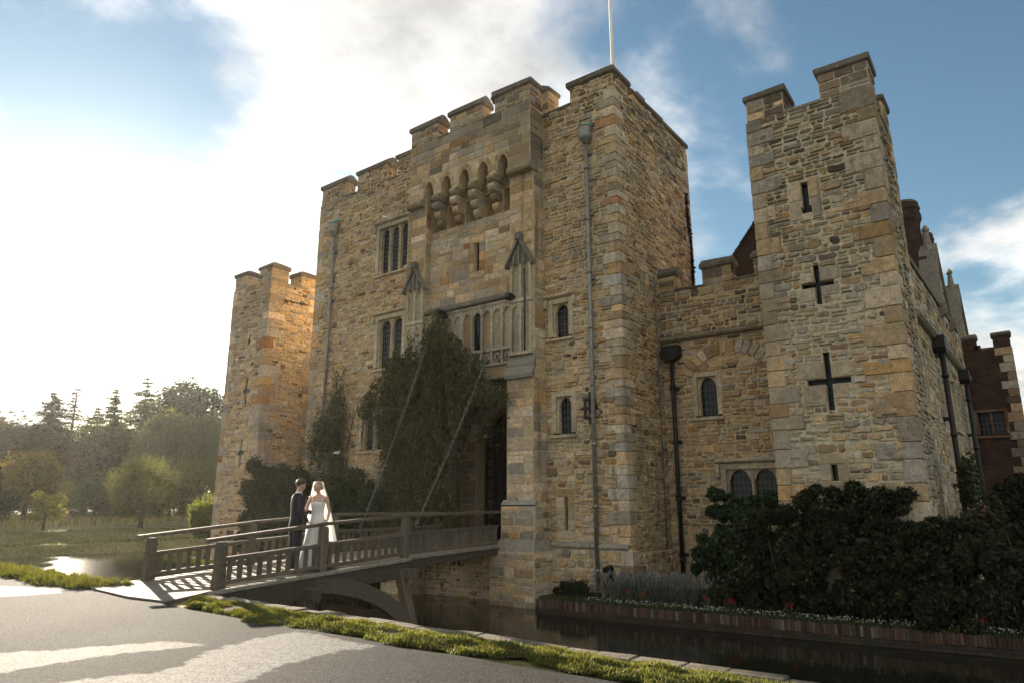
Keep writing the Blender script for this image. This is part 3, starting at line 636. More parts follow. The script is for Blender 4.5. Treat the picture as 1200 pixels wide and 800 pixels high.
# fittings
P = downpipe(gate, FM, -10.5, -.8, 13.45); MB().add([FM(-10.68, 14.0, .05), FM(-10.32, 14.0, .05), FM(-10.30, 14.2, .12), FM(-10.66, 14.28, .16), FM(-10.5, 14.02, .34)], [(0, 1, 4), (1, 2, 4), (2, 3, 4), (3, 0, 4), (0, 3, 2, 1)]).build('rainwater_cap', M['copper'], P)
P = downpipe(gate, FM, -23.55, 3.0, 13.3); MB().add([FM(-23.73, 13.9, .05), FM(-23.37, 13.9, .05), FM(-23.35, 14.1, .12), FM(-23.7, 14.15, .16), FM(-23.55, 13.9, .34)], [(0, 1, 4), (1, 2, 4), (2, 3, 4), (3, 0, 4), (0, 3, 2, 1)]).build('rainwater_cap', M['copper'], P)
iron_cross('iron_tie_plate', gate, FM, -10.68, 4.54, M['iron'])
MB().tube([FE(20.75, .2, .05), FE(20.8, 9.3, .05)], .02, 6).build('lightning_conductor', M['lead'], gate)
for u_ in (-16.42, -13.2):
    bk = MB().prism([(0, 8.40), (.58, 8.50), (.58, 8.34), (.2, 8.22), (0, 8.22)], u_ - .10, u_ + .10, lambda a, b, d: front(18.0)(d, b, a)); bk.tube([(u_ - .09, 17.45, 8.36), (u_ + .09, 17.45, 8.36)], .10, 12); bk.build('chain_bracket', M['iron'], gate)
MB().tube([FP(-12.62, 6.5, .16), FP(-12.62, 9.3, .16)], .03, 6).build('cable_conduit', M['iron'], gate)

# ---------------------------------------------------------------- corner towers
def tower(name, label, X0, X1, Y0, Y1, zs, zt, seed, kind):
    r = random.Random(seed); t = empty(name, ((X0 + X1) / 2, (Y0 + Y1) / 2, -.95), label, 'tower', 'corner towers of the castle'); S = Stones(); B = MB(); F = front(Y0); E_ = east(X1)
    zone = lambda u, z, q: 'top' if (z > zs - 2.6 and q.random() < (.55 if kind == 'r' else .15)) or (kind == 'r' and z > 6 and q.random() < .25) else 'tower'
    cuts, pads = [], []
    if kind == 'r':
        cuts += [(-3.95, -3.77, 9.42, 10.12), (-4.0, -3.72, 9.22, 9.42)]; pads.append((-4.28, -3.46, 9.05, 10.2))
        for a, b, c, d in ((-4.26, -4.01, 9.06, 9.6), (-3.71, -3.48, 9.06, 9.6), (-4.26, -3.96, 9.62, 10.18), (-3.76, -3.48, 9.62, 10.18)): S.rect(F, a, b, c, d, .03, scol('ashlar', r, .25), r, .15)
        h, p = cross_loop(S, F, -3.79, 7.2, .54, .40, .15, r, 'tower', .08); cuts += h; pads += p
        h, p = cross_loop(S, F, -3.77, 4.66, .74, .52, .16, r, 'tower', .16); cuts += h; pads += p
        pads.append(slit_frame(S, F, -3.86, 2.2, 2.6, .16, r)); cuts.append((-3.94, -3.78, 2.2, 2.6))
        ecuts = [(19.25, 19.42, 9.9, 10.9), (19.95, 20.12, 6.9, 8.1)]
    else:
        cuts += [(-29.95, -29.67, 9.2, 9.56)]; pads.append((-30.12, -29.5, 9.02, 9.74))
        for q in range(8):
            t0, t1 = math.pi * 2 * q / 8 + .04, math.pi * 2 * (q + 1) / 8 - .04; S.outline(F, [(-29.81 + math.cos(a) * rr, 9.38 + math.sin(a) * rr) for a, rr in ((t0, .15), ((t0 + t1) / 2, .15), (t1, .15), (t1, .34), ((t0 + t1) / 2, .34), (t0, .34))], .035, scol('ashlar', r), .008)
        for zc in (6.92, 3.99):
            h, p = cross_loop(S, F, -29.7, zc, .64, .30, .19, r, 'tower', .12); cuts += h; pads += p
        ecuts = []
    core(B, F, X0, X1, -2, zs, cuts, .9); core(B, E_, Y0, Y1, -2, zs, ecuts, .5); core(B, west(X0), Y0, Y1, -2, zs); B.add([(X0, Y1, -2), (X1, Y1, -2), (X1, Y1, zs), (X0, Y1, zs)], [(0, 1, 2, 3)]); B.box(X0, X1, Y0 + .1, Y1, zs - 1, zs - .7)
    loop_shade(t, F, cuts, -.2 if kind == 'r' else -.05); loop_shade(t, E_, ecuts)
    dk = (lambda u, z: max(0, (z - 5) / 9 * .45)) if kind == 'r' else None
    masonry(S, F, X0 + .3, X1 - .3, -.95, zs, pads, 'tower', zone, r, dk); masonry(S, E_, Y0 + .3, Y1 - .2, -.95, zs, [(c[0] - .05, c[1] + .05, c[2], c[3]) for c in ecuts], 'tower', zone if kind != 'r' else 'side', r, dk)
    quoins(S, X0, Y0, 1, 1, -.95, zs, r, l=(.34, .62), hgt=(.28, .5), dark=dk); quoins(S, X1, Y0, -1, 1, -.95, zs, r, l=(.36, .75), hgt=(.3, .62), dark=dk); quoins(S, X1, Y1, -1, -1, -.95, zs, r, l=(.34, .5))
    w = (X1 - X0); pz = 'parapet' if kind == 'r' else 'tower'
    merlon(S, B, t, X0, X0 + 1.03, Y0, Y0 + 1.0, zs, zt, r, pz, 'squared', 'hip', .34, .08); merlon(S, B, t, X1 - 1.22 if kind == 'r' else X1 - 1.05, X1, Y0, Y0 + .95, zs, zt + (.08 if kind == 'r' else 0), r, pz, 'squared', 'hip', .36, .08)
    merlon(S, B, t, X1 - .9, X1, Y1 - .95, Y1, zs, zt, r, pz, 'squared', 'hip', .34, .08); merlon(S, B, t, X0, X0 + .9, Y1 - .95, Y1, zs, zt, r, pz, 'squared', 'hip', .34, .08)
    coping('crenel_sill', t, X0 + 1.06, X1 - 1.24, Y0, Y0 + .5, zs + .005, .10, .02, r, 'x', (.30, .285, .2)); coping('crenel_sill', t, X1 - .45, X1, Y0 + .98, Y1 - .98, zs + .005, .10, .02, r, 'y', (.28, .26, .2))
    B.build('wall', M['mortar_grey' if kind == 'r' else 'mortar'], t); S.finish(t)
    return t
tower('corner_tower', 'square stone corner tower with two dark cross-shaped loops, on the right', -5.2, -2.0, 18.35, 21.5, 12.36, 13.05, 5, 'r')
tower('corner_tower', 'slender sunlit-edged stone corner tower with small cross loops, left of the gatehouse', -31.5, -28.35, 18.35, 21.0, 12.22, 12.95, 6, 'l')
# ---------------------------------------------------------------- curtain walls between gatehouse and towers
r = random.Random(21)
cw = empty('curtain_wall', (-7.3, 21.5, -.95), 'low dark battlemented stone wall between gatehouse and right tower', 'wall', 'curtain walls'); S = Stones(); B = MB(); F = front(21.2)
h = [window(cw, F, -8.0, 4.42, .66, 1.25, 1, hood=False, rise=.34, sur=.14), window(cw, F, -6.8, 1.5, 1.55, 1.2, 2, rise=.36, sur=.16, drop=.4)]
core(B, F, -9.6, -4.6, -2, 8.7, [(a[0] + .03, a[1] - .03, a[2] + .03, a[3] - .03) for a in h])
masonry(S, F, -9.5, -5.0, -.95, 6.92, h, 'rubble', 'curtain', r); masonry(S, F, -9.5, -5.0, 7.14, 8.7, (), 'tower', 'parapet', r)
for q in range(14):                                          # relieving arch of rough voussoirs
    t0, t1 = math.pi * (.16 + .68 * q / 14) + .012, math.pi * (.16 + .68 * (q + 1) / 14) - .012
    S.outline(F, [(-7.25 + math.cos(a) * k, 5.05 + math.sin(a) * k * .92) for a, k in ((t0, 1.42), (t1, 1.42), (t1, 1.86), (t0, 1.84))], .06, scol('curtain', r), .015)
for a, b in ((-9.5, -8.9), (-7.92, -6.95), (-6.2, -5.0)): merlon(S, B, cw, a, b, 21.2, 21.7, 8.7, 9.3, r, 'parapet', 'squared', 'x', .33, .08)
for a, b in ((-8.9, -7.92), (-6.95, -6.2)): sill_coping(cw, a, b, 21.2, 21.65, 8.71, r)
MB().prism([(-.02, 6.92), (.10, 6.94), (.16, 7.0), (.15, 7.08), (-.02, 7.16)], -9.48, -5.0, lambda a, b, d: F(d, b, a), (.26, .215, .14)).build('string_course', M['dressed'], cw)
B.build('wall', M['mortar'], cw); S.finish(cw, 260); downpipe(cw, F, -9.08, -.6, 6.3, .07, M['iron'], 'box', 1.75, .2)
cw2 = empty('curtain_wall', (-26.6, 21.5, -.95), 'strip of battlemented wall between gatehouse and left tower', 'wall', 'curtain walls'); S = Stones(); B = MB()
core(B, F, -28.6, -24.6, -2, 9.0); B.box(-28.6, -24.6, 21.25, 21.7, 8.7, 8.99); masonry(S, F, -28.4, -24.8, 2.0, 9.0, (), 'rubble', 'rubble', r); coping('coping', cw2, -28.4, -24.8, 21.2, 21.7, 9.0, .25, .07, r, 'x'); B.build('wall', M['mortar'], cw2); S.finish(cw2, 120)
# ---------------------------------------------------------------- east range with gables and chimneys
r = random.Random(31)
rng_t = empty('east_range', (-4, 28, -.95), 'long pale stone side range with gables and brick chimneys behind right tower', 'building'); S = Stones(); B = MB()
FS = frame((-2.1, 20, 0), (.03, 1, 0), (1, -.03, 0))
h = [window(rng_t, FS, 2.1, 4.15, .7, 1.75, 1, hood=True, flat=True, sur=.14), window(rng_t, FS, 8.6, 4.2, 1.2, 1.75, 2, hood=True, flat=True, sur=.14)]
core(B, FS, 1.2, 24, -2, 8.55, [(a[0] + .03, a[1] - .03, a[2] + .03, a[3] - .03) for a in h]); masonry(S, FS, 1.3, 14.6, -.95, 6.68, h, 'squared', 'side', r); masonry(S, FS, 1.3, 14.6, 6.92, 8.5, (), 'squared', lambda u, z, q: 'side' if q.random() < .6 else 'parapet', r)
MB().prism([(-.02, 6.66), (.14, 6.70), (.22, 6.78), (.20, 6.88), (-.02, 6.96)], 1.3, 22, lambda a, b, d: FS(d, b, a), (.30, .27, .2)).build('string_course', M['dressed'], rng_t)
for a, b in ((1.3, 5.2), (5.22, 8.0), (8.02, 13)):
    cpm = MB().prism([(-.5, 8.5), (.08, 8.5), (.10, 8.6), (-.15, 8.82), (-.5, 8.82)], a, b, lambda p, q, d: FS(d, q, p), (.24, .22, .175)); cpm.build('coping', M['coping'], rng_t)
def gable(uc, w, zp):
    zb = 8.5; B.prism([(uc - w / 2, zb), (uc + w / 2, zb), (uc, zp - .3)], -.45, .02, lambda a, b, d: FS(a, b, d))
    n = 9
    for i in range(n):
        z0 = zb + (zp - zb - .3) * i / n; z1 = z0 + (zp - zb - .3) / n; half = w / 2 * (1 - (z1 - zb) / (zp - zb - .3)) - .05
        if half > .12: masonry(S, frame(FS.o + FS.n * .02, FS.u, FS.n), uc - half, uc + half, z0, z1, (), 'squared', 'side', r)
    for s_ in (-1, 1):
        g = MB().prism([(uc + s_ * (w / 2 + .15), zb - .1), (uc + s_ * (w / 2 + .22), zb + .12), (uc, zp), (uc, zp - .32)], -.5, .12, lambda a, b, d: FS(a, b, d), (.21, .19, .15)); g.build('gable_coping', M['coping'], rng_t)
        MB().prism([(-.22, zb - .55), (.24, zb - .25), (.24, zb + .1), (-.22, zb + .1)], uc + s_ * w / 2 - .16, uc + s_ * w / 2 + .16, lambda a, b, d: FS(d, b, a), (.26, .23, .18)).build('kneeler', M['dressed'], rng_t)
    f = MB(); q = FS(uc, 0, -.18)
    f.tube([q + Vector((0, 0, z)) for z in (zp - .25, zp + .15, zp + .5, zp + .55, zp + .62, zp + .72, zp + .8)], [.16, .12, .08, .13, .14, .09, .02], 8, (.28, .25, .19), smooth=False); f.build('finial', M['dressed'], rng_t)
gable(9.4, 2.6, 11.35); gable(16.4, 2.8, 11.5)
def chimney(x, y, zb, zt, d, pots=1):
    m = MB(); n = 8; ring = [d / 2] * 2
    m.tube([(x, y, zb), (x, y, zt - 1.0), (x, y, zt - .85), (x, y, zt - .7), (x, y, zt - .55), (x, y, zt - .35), (x, y, zt - .25), (x, y, zt)], [d * .5, d * .5, d * .53, d * .6, d * .6, d * .55, d * .6, d * .52], n, smooth=False)
    c = m.build('chimney', M['brick'], rng_t)
    MB().tube([(x, y, zt - .02), (x, y, zt + .10)], [d * .56, d * .5], n, (.10, .085, .07), smooth=False).build('chimney_cap', M['coping'], c)
    MB().box(x - d * .62, x + d * .62, y - d * .62, y + d * .62, zb - 1.5, zb + .4).build('chimney_base', M['brick'], c)
chimney(-2.62, 29.6, 10.4, 13.2, .92); chimney(-2.5, 35.8, 11.0, 13.9, .62); chimney(-2.75, 37.2, 11.0, 13.6, .6)
rf = MB(); rx, rz = -5.3, 12.9; rt = random.Random(4)
for i in range(34):                                          # tile courses, each lapping the one below
    a, b = i / 34, (i + 1.25) / 34
    for side, ex, ez in ((-1, -8.6, 8.75), (1, -2.7, 9.4)):
        xa, za, xb, zb_ = ex + (rx - ex) * a, ez + (rz - ez) * a, ex + (rx - ex) * min(b, 1), ez + (rz - ez) * min(b, 1); y = 23.0 + rt.uniform(-.03, .03)
        while y < 40:
            L = rt.uniform(.8, 1.6); k_ = rt.uniform(.7, 1.25); rf.add([(xa, y, za + .05), (xa, y + L, za + .05), (xb, y + L, zb_), (xb, y, zb_), (xa, y, za), (xa, y + L, za), (xb, y, zb_ - .05)], [(0, 1, 2, 3), (4, 5, 1, 0), (4, 0, 3, 6)], (.055 * k_, .036 * k_, .029 * k_)); y += L
rf.add([(-8.6, 23.1, 8.7), (-2.7, 23.1, 9.3), (rx, 23.1, rz)], [(0, 1, 2)], (.07, .045, .035)); rf.build('roof', M['tile'], rng_t)
B.build('wall', M['mortar_grey'], rng_t); S.finish(rng_t, 300)
downpipe(rng_t, FS, 4.9, -.5, 6.3, .08, M['iron'], 'box', 2.0, .22); downpipe(rng_t, FS, 11.4, -.5, 6.2, .08, M['iron'], 'box', 2.0, .22)
# ---------------------------------------------------------------- brick wing at the far right
r = random.Random(41)
wg = empty('brick_wing', (-.8, 36, -.95), 'dark red brick wing with battlements and stone corner at far right', 'building'); S = Stones(); B = MB(); F = front(34.5)
h = [window(wg, F, -1.03, 4.45, .98, .92, 2, hood=False, flat=True, sur=.10, mull=.1, col=(.16, .075, .045), bars=True)]
core(B, F, -1.72, .05, -2, 8.0, [(h[0][0] + .03, h[0][1] - .03, h[0][2] + .03, h[0][3] - .03)]); core(B, east(.05), 34.5, 40, -2, 8.0)
for a, b, t in ((-1.74, -1.12, 8.5), (-.55, .05, 8.5)): B.box(a, b, 34.5, 35, 7.98, t); coping('coping', wg, a, b, 34.5, 35, t, .2, .06, r, 'x', (.10, .085, .07))
B.box(-1.2, -1.0, 34.5, 35, 7.98, 8.2); coping('crenel_sill', wg, -1.0, -.57, 34.5, 35, 8.0, .1, .04, r, 'x', (.09, .08, .07))
quoins(S, .05, 34.5, -1, 1, -.5, 8.0, r, 'parapet', (.3, .5), (.28, .4), .03)
B.build('wall', M['brick'], wg); S.finish(wg)
# ---------------------------------------------------------------- flagpole
fp = empty('flagpole', (-10.8, 21, 14.6), 'white flagpole rising from the gatehouse roof', 'flagpole')
MB().tube([(-10.8, 21, 14.6), (-10.85, 21, 24)], [.085, .06], 12).build('pole', M['white'], fp); MB().box(-11, -10.6, 20.8, 21.2, 14.6, 14.9).build('base', M['lead'], fp)
lm = empty('roof_lamp', (-14.05, 17.9, 15.78), 'small white-hooded lamp on the parapet beside a merlon', 'lamp')
MB().tube([(-14.05, 17.85, 15.78), (-14.05, 17.85, 16.25), (-14.02, 17.7, 16.3)], .03, 6).build('stem', M['black'], lm); MB().tube([(-14.02, 17.68, 16.22), (-14.02, 17.68, 16.32), (-14.02, 17.68, 16.42), (-14.02, 17.68, 16.46)], [.17, .16, .10, .02], 12).build('lamp_hood', M['white'], lm); MB().tube([(-14.02, 17.68, 16.05), (-14.02, 17.68, 16.22)], [.08, .13], 10).build('lamp_body', M['black'], lm)
# ================================================================ ground, road, moat
def sheet(name, pts, z, m, thick=0): 
    mb = MB()
    if thick: mb.prism(pts, z - thick, z, lambda a, b, d: (a, b, d))
    else: mb.add([(x, y, z) for x, y in pts], [tuple(range(len(pts)))])
    return mb
def sstep(t): t = min(1, max(0, t)); return t * t * (3 - 2 * t)
def gz(x, y):
    n = noise.noise(Vector((x * .05, y * .05, 0)))
    if y < 7.1: return -.02 + (.0 if y > -8 else .05 * n)
    if x > -46.3 and y < 70: return -2.6
    d = max(-46.3 - x, (y - 70)); w = noise.noise(Vector((y * .35, x * .2, 3))) * .5
    z = -1.55 + .75 * sstep((d + w * .8 - .2) / 1.3) + .65 * sstep((d + w - 4.6) / 2.4) + .3 * sstep((d - 8) / 14)
    return z + .10 * n + .04 * noise.noise(Vector((x * .6, y * .6, 5))) + max(0, (d - 90)) * .012
xs = [-2500, -1200, -700, -450, -300, -220, -170, -140] + [-120 + i * 2.5 for i in range(22)] + [-65 + i * .6 for i in range(32)] + [-46, -45, -40] + [-36 + 3 * i for i in range(16)] + [14, 40, 70, 120, 200, 400, 900, 2500]
ys = [-2500, -900, -300, -100, -40, -20, -12, -8, -5, -2, 1, 3, 5, 6, 7.06, 7.12] + [7.8 + i * .8 for i in range(45)] + [46, 50, 55, 60, 69, 71, 75, 82, 90, 100, 120, 150, 200, 300, 500, 900, 1500, 2500]
xs = sorted(set(round(v, 3) for v in xs)); ys = sorted(set(ys))
gm = MB(); nx = len(xs)
gm.add([(x, y, gz(x, y)) for y in ys for x in xs], [(j * nx + i, j * nx + i + 1, (j + 1) * nx + i + 1, (j + 1) * nx + i) for j in range(len(ys) - 1) for i in range(nx - 1)], smooth=False)
ground = gm.build('ground', M['meadow']); ground['kind'] = 'structure'
# road: a fine sheet, with paler patches of set outline in its colour
PATCHES = [[(-9.9, 2.5), (-9.66, 3.05), (-9.25, 3.58), (-8.98, 4.2), (-8.69, 4.67), (-8.26, 4.86), (-8.16, 4.75), (-8.41, 4.04), (-8.43, 3.44), (-8.4, 2.6)], [(-7.7, 2.6), (-7.4, 3.58), (-7.23, 3.83), (-7.38, 4.13), (-7.76, 4.58), (-8.0, 5.3), (-8.05, 6.0), (-7.56, 6.0), (-7.03, 5.95), (-6.4, 5.95), (-6.55, 5.5), (-6.54, 5.1), (-6.49, 4.7), (-6.22, 4.13), (-6.3, 3.0)], [(-19, 4.6), (-17.39, 5.44), (-15.72, 6.05), (-14.94, 5.8), (-15.09, 4.95), (-17, 4.2)]]
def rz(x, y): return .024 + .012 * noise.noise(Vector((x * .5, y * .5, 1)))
def patch_mask(x, y):
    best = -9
    for P in PATCHES:
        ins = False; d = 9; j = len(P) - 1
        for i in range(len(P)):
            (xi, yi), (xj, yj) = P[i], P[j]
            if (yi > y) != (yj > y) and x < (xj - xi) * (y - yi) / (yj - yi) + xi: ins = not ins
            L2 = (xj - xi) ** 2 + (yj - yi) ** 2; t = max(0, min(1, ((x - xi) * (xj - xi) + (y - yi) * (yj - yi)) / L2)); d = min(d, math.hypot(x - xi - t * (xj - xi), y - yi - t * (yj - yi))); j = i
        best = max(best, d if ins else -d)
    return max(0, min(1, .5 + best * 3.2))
rd = MB(); rx_ = [-60, -40, -30, -24] + [-20 + i * .11 for i in range(146)] + [-3.5, -2, 0, 2, 4, 8, 16, 24, 40]; ry_ = [-30, -20, -12, -8, -5, -3, -1, 0, 1, 1.6] + [2 + i * .1 for i in range(41)] + [6.15]; nr = len(rx_)
rv = [(x, y + (.12 * noise.noise(Vector((x * .9, 0, 7))) if y > 6.1 else 0) + (.5 * sstep((x + 15.8) / 1) * sstep((-11.6 - x) / 1) if y > 6.1 else 0), rz(x, y)) for y in ry_ for x in rx_]
rd.add(rv, [(j * nr + i, j * nr + i + 1, (j + 1) * nr + i + 1, (j + 1) * nr + i) for j in range(len(ry_) - 1) for i in range(nr - 1)], smooth=True)
rd.c = [(w, w, w) for w in (patch_mask(x, y) if -20.1 < x < -3.9 and y > 1.5 else 0.0 for x, y, z in rv)]
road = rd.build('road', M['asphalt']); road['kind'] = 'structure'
# loose chippings lying on the road
gr_ = np.random.default_rng(3); ng = 12000; gx = gr_.uniform(-16, -2, ng); gy = 6.1 - 5.6 * gr_.random(ng) ** .8; gs = gr_.uniform(.0015, .0048, ng); gv = MB(); octa = [(1, 0, 0), (-1, 0, 0), (0, 1, 0), (0, -1, 0), (0, 0, .8), (0, 0, -.5)]; of = [(0, 2, 4), (2, 1, 4), (1, 3, 4), (3, 0, 4)]
for i in range(ng):
    q = gr_.uniform(.6, 1.3, 3); k_ = gr_.uniform(.12, .45); gv.add([(gx[i] + a * gs[i] * q[0], gy[i] + b * gs[i] * q[1], .03 + .012 * noise.noise(Vector((gx[i] * .5, gy[i] * .5, 1))) + c * gs[i] * q[2]) for a, b, c in octa], of, (k_, k_ * .97, k_ * .92))
T(gv.build('road_chippings', M['brick_piece'], None, fix=False), 'loose stone chippings scattered over the road', 'gravel', kind='stuff')
# castle bank (the island the walls stand on)
bk = MB()
bk.prism([(-11.95, 17.35), (-11.55, 16.62), (-9, 16.72), (-5, 17.05), (-1, 17.5), (2, 17.9), (14, 19.5), (14, 45), (-12, 45)], -2.6, -.95, lambda a, b, d: (a, b, d))
bk.prism([(-18.65, 17.15), (-18.65, 45), (-34.6, 45), (-34.6, 17.6), (-33.5, 16.9), (-26, 16.9)], -2.6, -.93, lambda a, b, d: (a, b, d))
T(bk.build('castle_bank', M['earth']), kind='structure')
water = MB().add([(-62, 6.95, -1.32), (60, 6.95, -1.32), (60, 74, -1.32), (-62, 74, -1.32)], [(0, 1, 2, 3)]).build('moat_water', M['water']); water['kind'] = 'structure'
# brick edging of the bank: bricks on edge, too small to tell apart singly
rb = random.Random(8)
ew = empty('moat_edging', (-11.5, 16.6, -1.3), 'low weathered brick edging wall between the moat and the flower bed', 'edging wall')
eb = MB(); path = [(-11.55, 16.62), (-9, 16.72), (-5, 17.05), (-1, 17.5), (2, 17.9), (8, 18.7)]
for (x0, y0), (x1, y1) in zip(path, path[1:]):
    L = math.hypot(x1 - x0, y1 - y0); ux, uy = (x1 - x0) / L, (y1 - y0) / L; t = 0
    while t < L - .05:
        w = rb.uniform(.068, .08); pr = rb.uniform(.02, .05); zt = -.93 + rb.uniform(-.012, .012); c = rb.choice([(.13, .075, .052), (.15, .10, .075), (.10, .062, .047), (.20, .17, .14), (.12, .085, .065), (.14, .08, .055)]); k_ = rb.uniform(.4, .95); c = tuple(q * k_ for q in c)
        eb.add([(x0 + ux * (t + a * w) + uy * d, y0 + uy * (t + a * w) - ux * d, z) for z in (zt - .215, zt) for d in (-.02, pr) for a in (0, .88)], [(0, 2, 3, 1), (4, 5, 7, 6), (2, 6, 7, 3), (0, 4, 6, 2), (1, 3, 7, 5)], c); t += w
    for row in range(2):
        t = 0
        while t < L - .1: 
            w = rb.uniform(.2, .24); c = rb.choice([(.06, .04, .03), (.07, .05, .04), (.05, .042, .035)]); zt = -1.155 - row * .08
            eb.add([(x0 + ux * (t + a * w) + uy * d, y0 + uy * (t + a * w) - ux * d, z) for z in (zt - .07, zt) for d in (-.02, .015) for a in (0, .95)], [(0, 2, 3, 1), (4, 5, 7, 6), (2, 6, 7, 3), (0, 4, 6, 2), (1, 3, 7, 5)], c); t += w
T(eb.build('edging_bricks', M['brick_piece'], ew), kind='stuff')
# retaining wall on the road side, thin stone coping pieces
rw = empty('moat_retaining_wall', (-6, 7.1, -1.3), 'low retaining wall with thin edging stones along the near side of the moat', 'wall')
MB().box(-60, -15.95, 6.98, 7.16, -2.6, -.02).box(-12.4, 30, 7.0, 7.16, -2.6, -.03).build('wall', M['mortar'], rw)
x = -11.9
while x < 4:
    w = rb.uniform(.35, .75); m_ = MB().cblock(x + .006, x + w - .006, 6.96 + rb.uniform(-.03, .03), 7.22 + rb.uniform(-.02, .02), -.028, .045 + rb.uniform(0, .02), .012, (lambda k: (.16 * k, .143 * k, .112 * k))(rb.uniform(.6, 1.15)), rb); m_.build('edging_stone', M['stone'], rw); x += w
# ================================================================ footbridge
def zdeck(y): return .06 + .0586 * (y - 7.7) if y < 12.6 else .347 + .008 * (y - 12.6)
def hand(y): return np.interp(y, [7.3, 7.7, 10.15, 12.7, 17.6, 20.4], [.95, .98, 1.21, 1.375, 1.41, 1.36])
def mid_(y): return np.interp(y, [7.7, 10.15, 12.7, 17.6, 20.4], [.63, .80, .95, 1.02, 1.0])
bx_ = lambda side, y: (-12.85 if side > 0 else -15.6) + (0 if y < 12.7 else (-.16 * (y - 12.7) if side > 0 else 0.02 * (y - 12.7)))
rw_ = random.Random(17)
def wcol(k=1): v = rw_.uniform(.75, 1.2) * k; return (.135 * v, .108 * v, .078 * v)
br = empty('footbridge', (-14.2, 12.5, -1.3), 'weathered oak footbridge with slatted railings leading over the moat to the gate', 'bridge')
def beam(name, p0, p1, w, h, parent=br, col=None, jit=.004, mat=None):
    """a squared timber from p0 to p1; w across, h in height"""
    a, b = Vector(p0), Vector(p1); d = (b - a).normalized(); s_ = d.cross(Vector((0, 0, 1)))
    s_ = s_.normalized() if s_.length > .1 else Vector((1, 0, 0)); u = s_.cross(d).normalized(); c = col or wcol(); e = min(w, h) * .12; v = []
    sec = [(-w / 2 + e, -h / 2), (w / 2 - e, -h / 2), (w / 2, -h / 2 + e), (w / 2, h / 2 - e), (w / 2 - e, h / 2), (-w / 2 + e, h / 2), (-w / 2, h / 2 - e), (-w / 2, -h / 2 + e)]
    for P in (a, b):
        for x, y in sec: v.append(P + s_ * (x + rw_.uniform(-jit, jit)) + u * (y + rw_.uniform(-jit, jit)))
    f = [tuple(range(7, -1, -1)), tuple(range(8, 16))] + [(i, (i + 1) % 8, 8 + (i + 1) % 8, 8 + i) for i in range(8)]
    return MB().add(v, f, c).build(name, mat or M['wood'], parent)
y = 7.35
while y < 18.4:                                              # deck planks lie across
    w = rw_.uniform(.17, .23); xl, xr = bx_(-1, y) - .14, bx_(1, y) + .14; z = zdeck(y + w / 2); k_ = rw_.uniform(.8, 1.3)
    if y < 7.7: z -= .02
    MB().cblock(xl + rw_.uniform(-.03, .03), xr + rw_.uniform(-.03, .03), y + .005, y + w - .006, z - .05, z + rw_.uniform(-.004, .006), .006, (.24 * k_, .205 * k_, .155 * k_), rw_, .003).build('deck_plank', M['wood'], br); y += w
posts = [7.72, 10.15, 12.68]
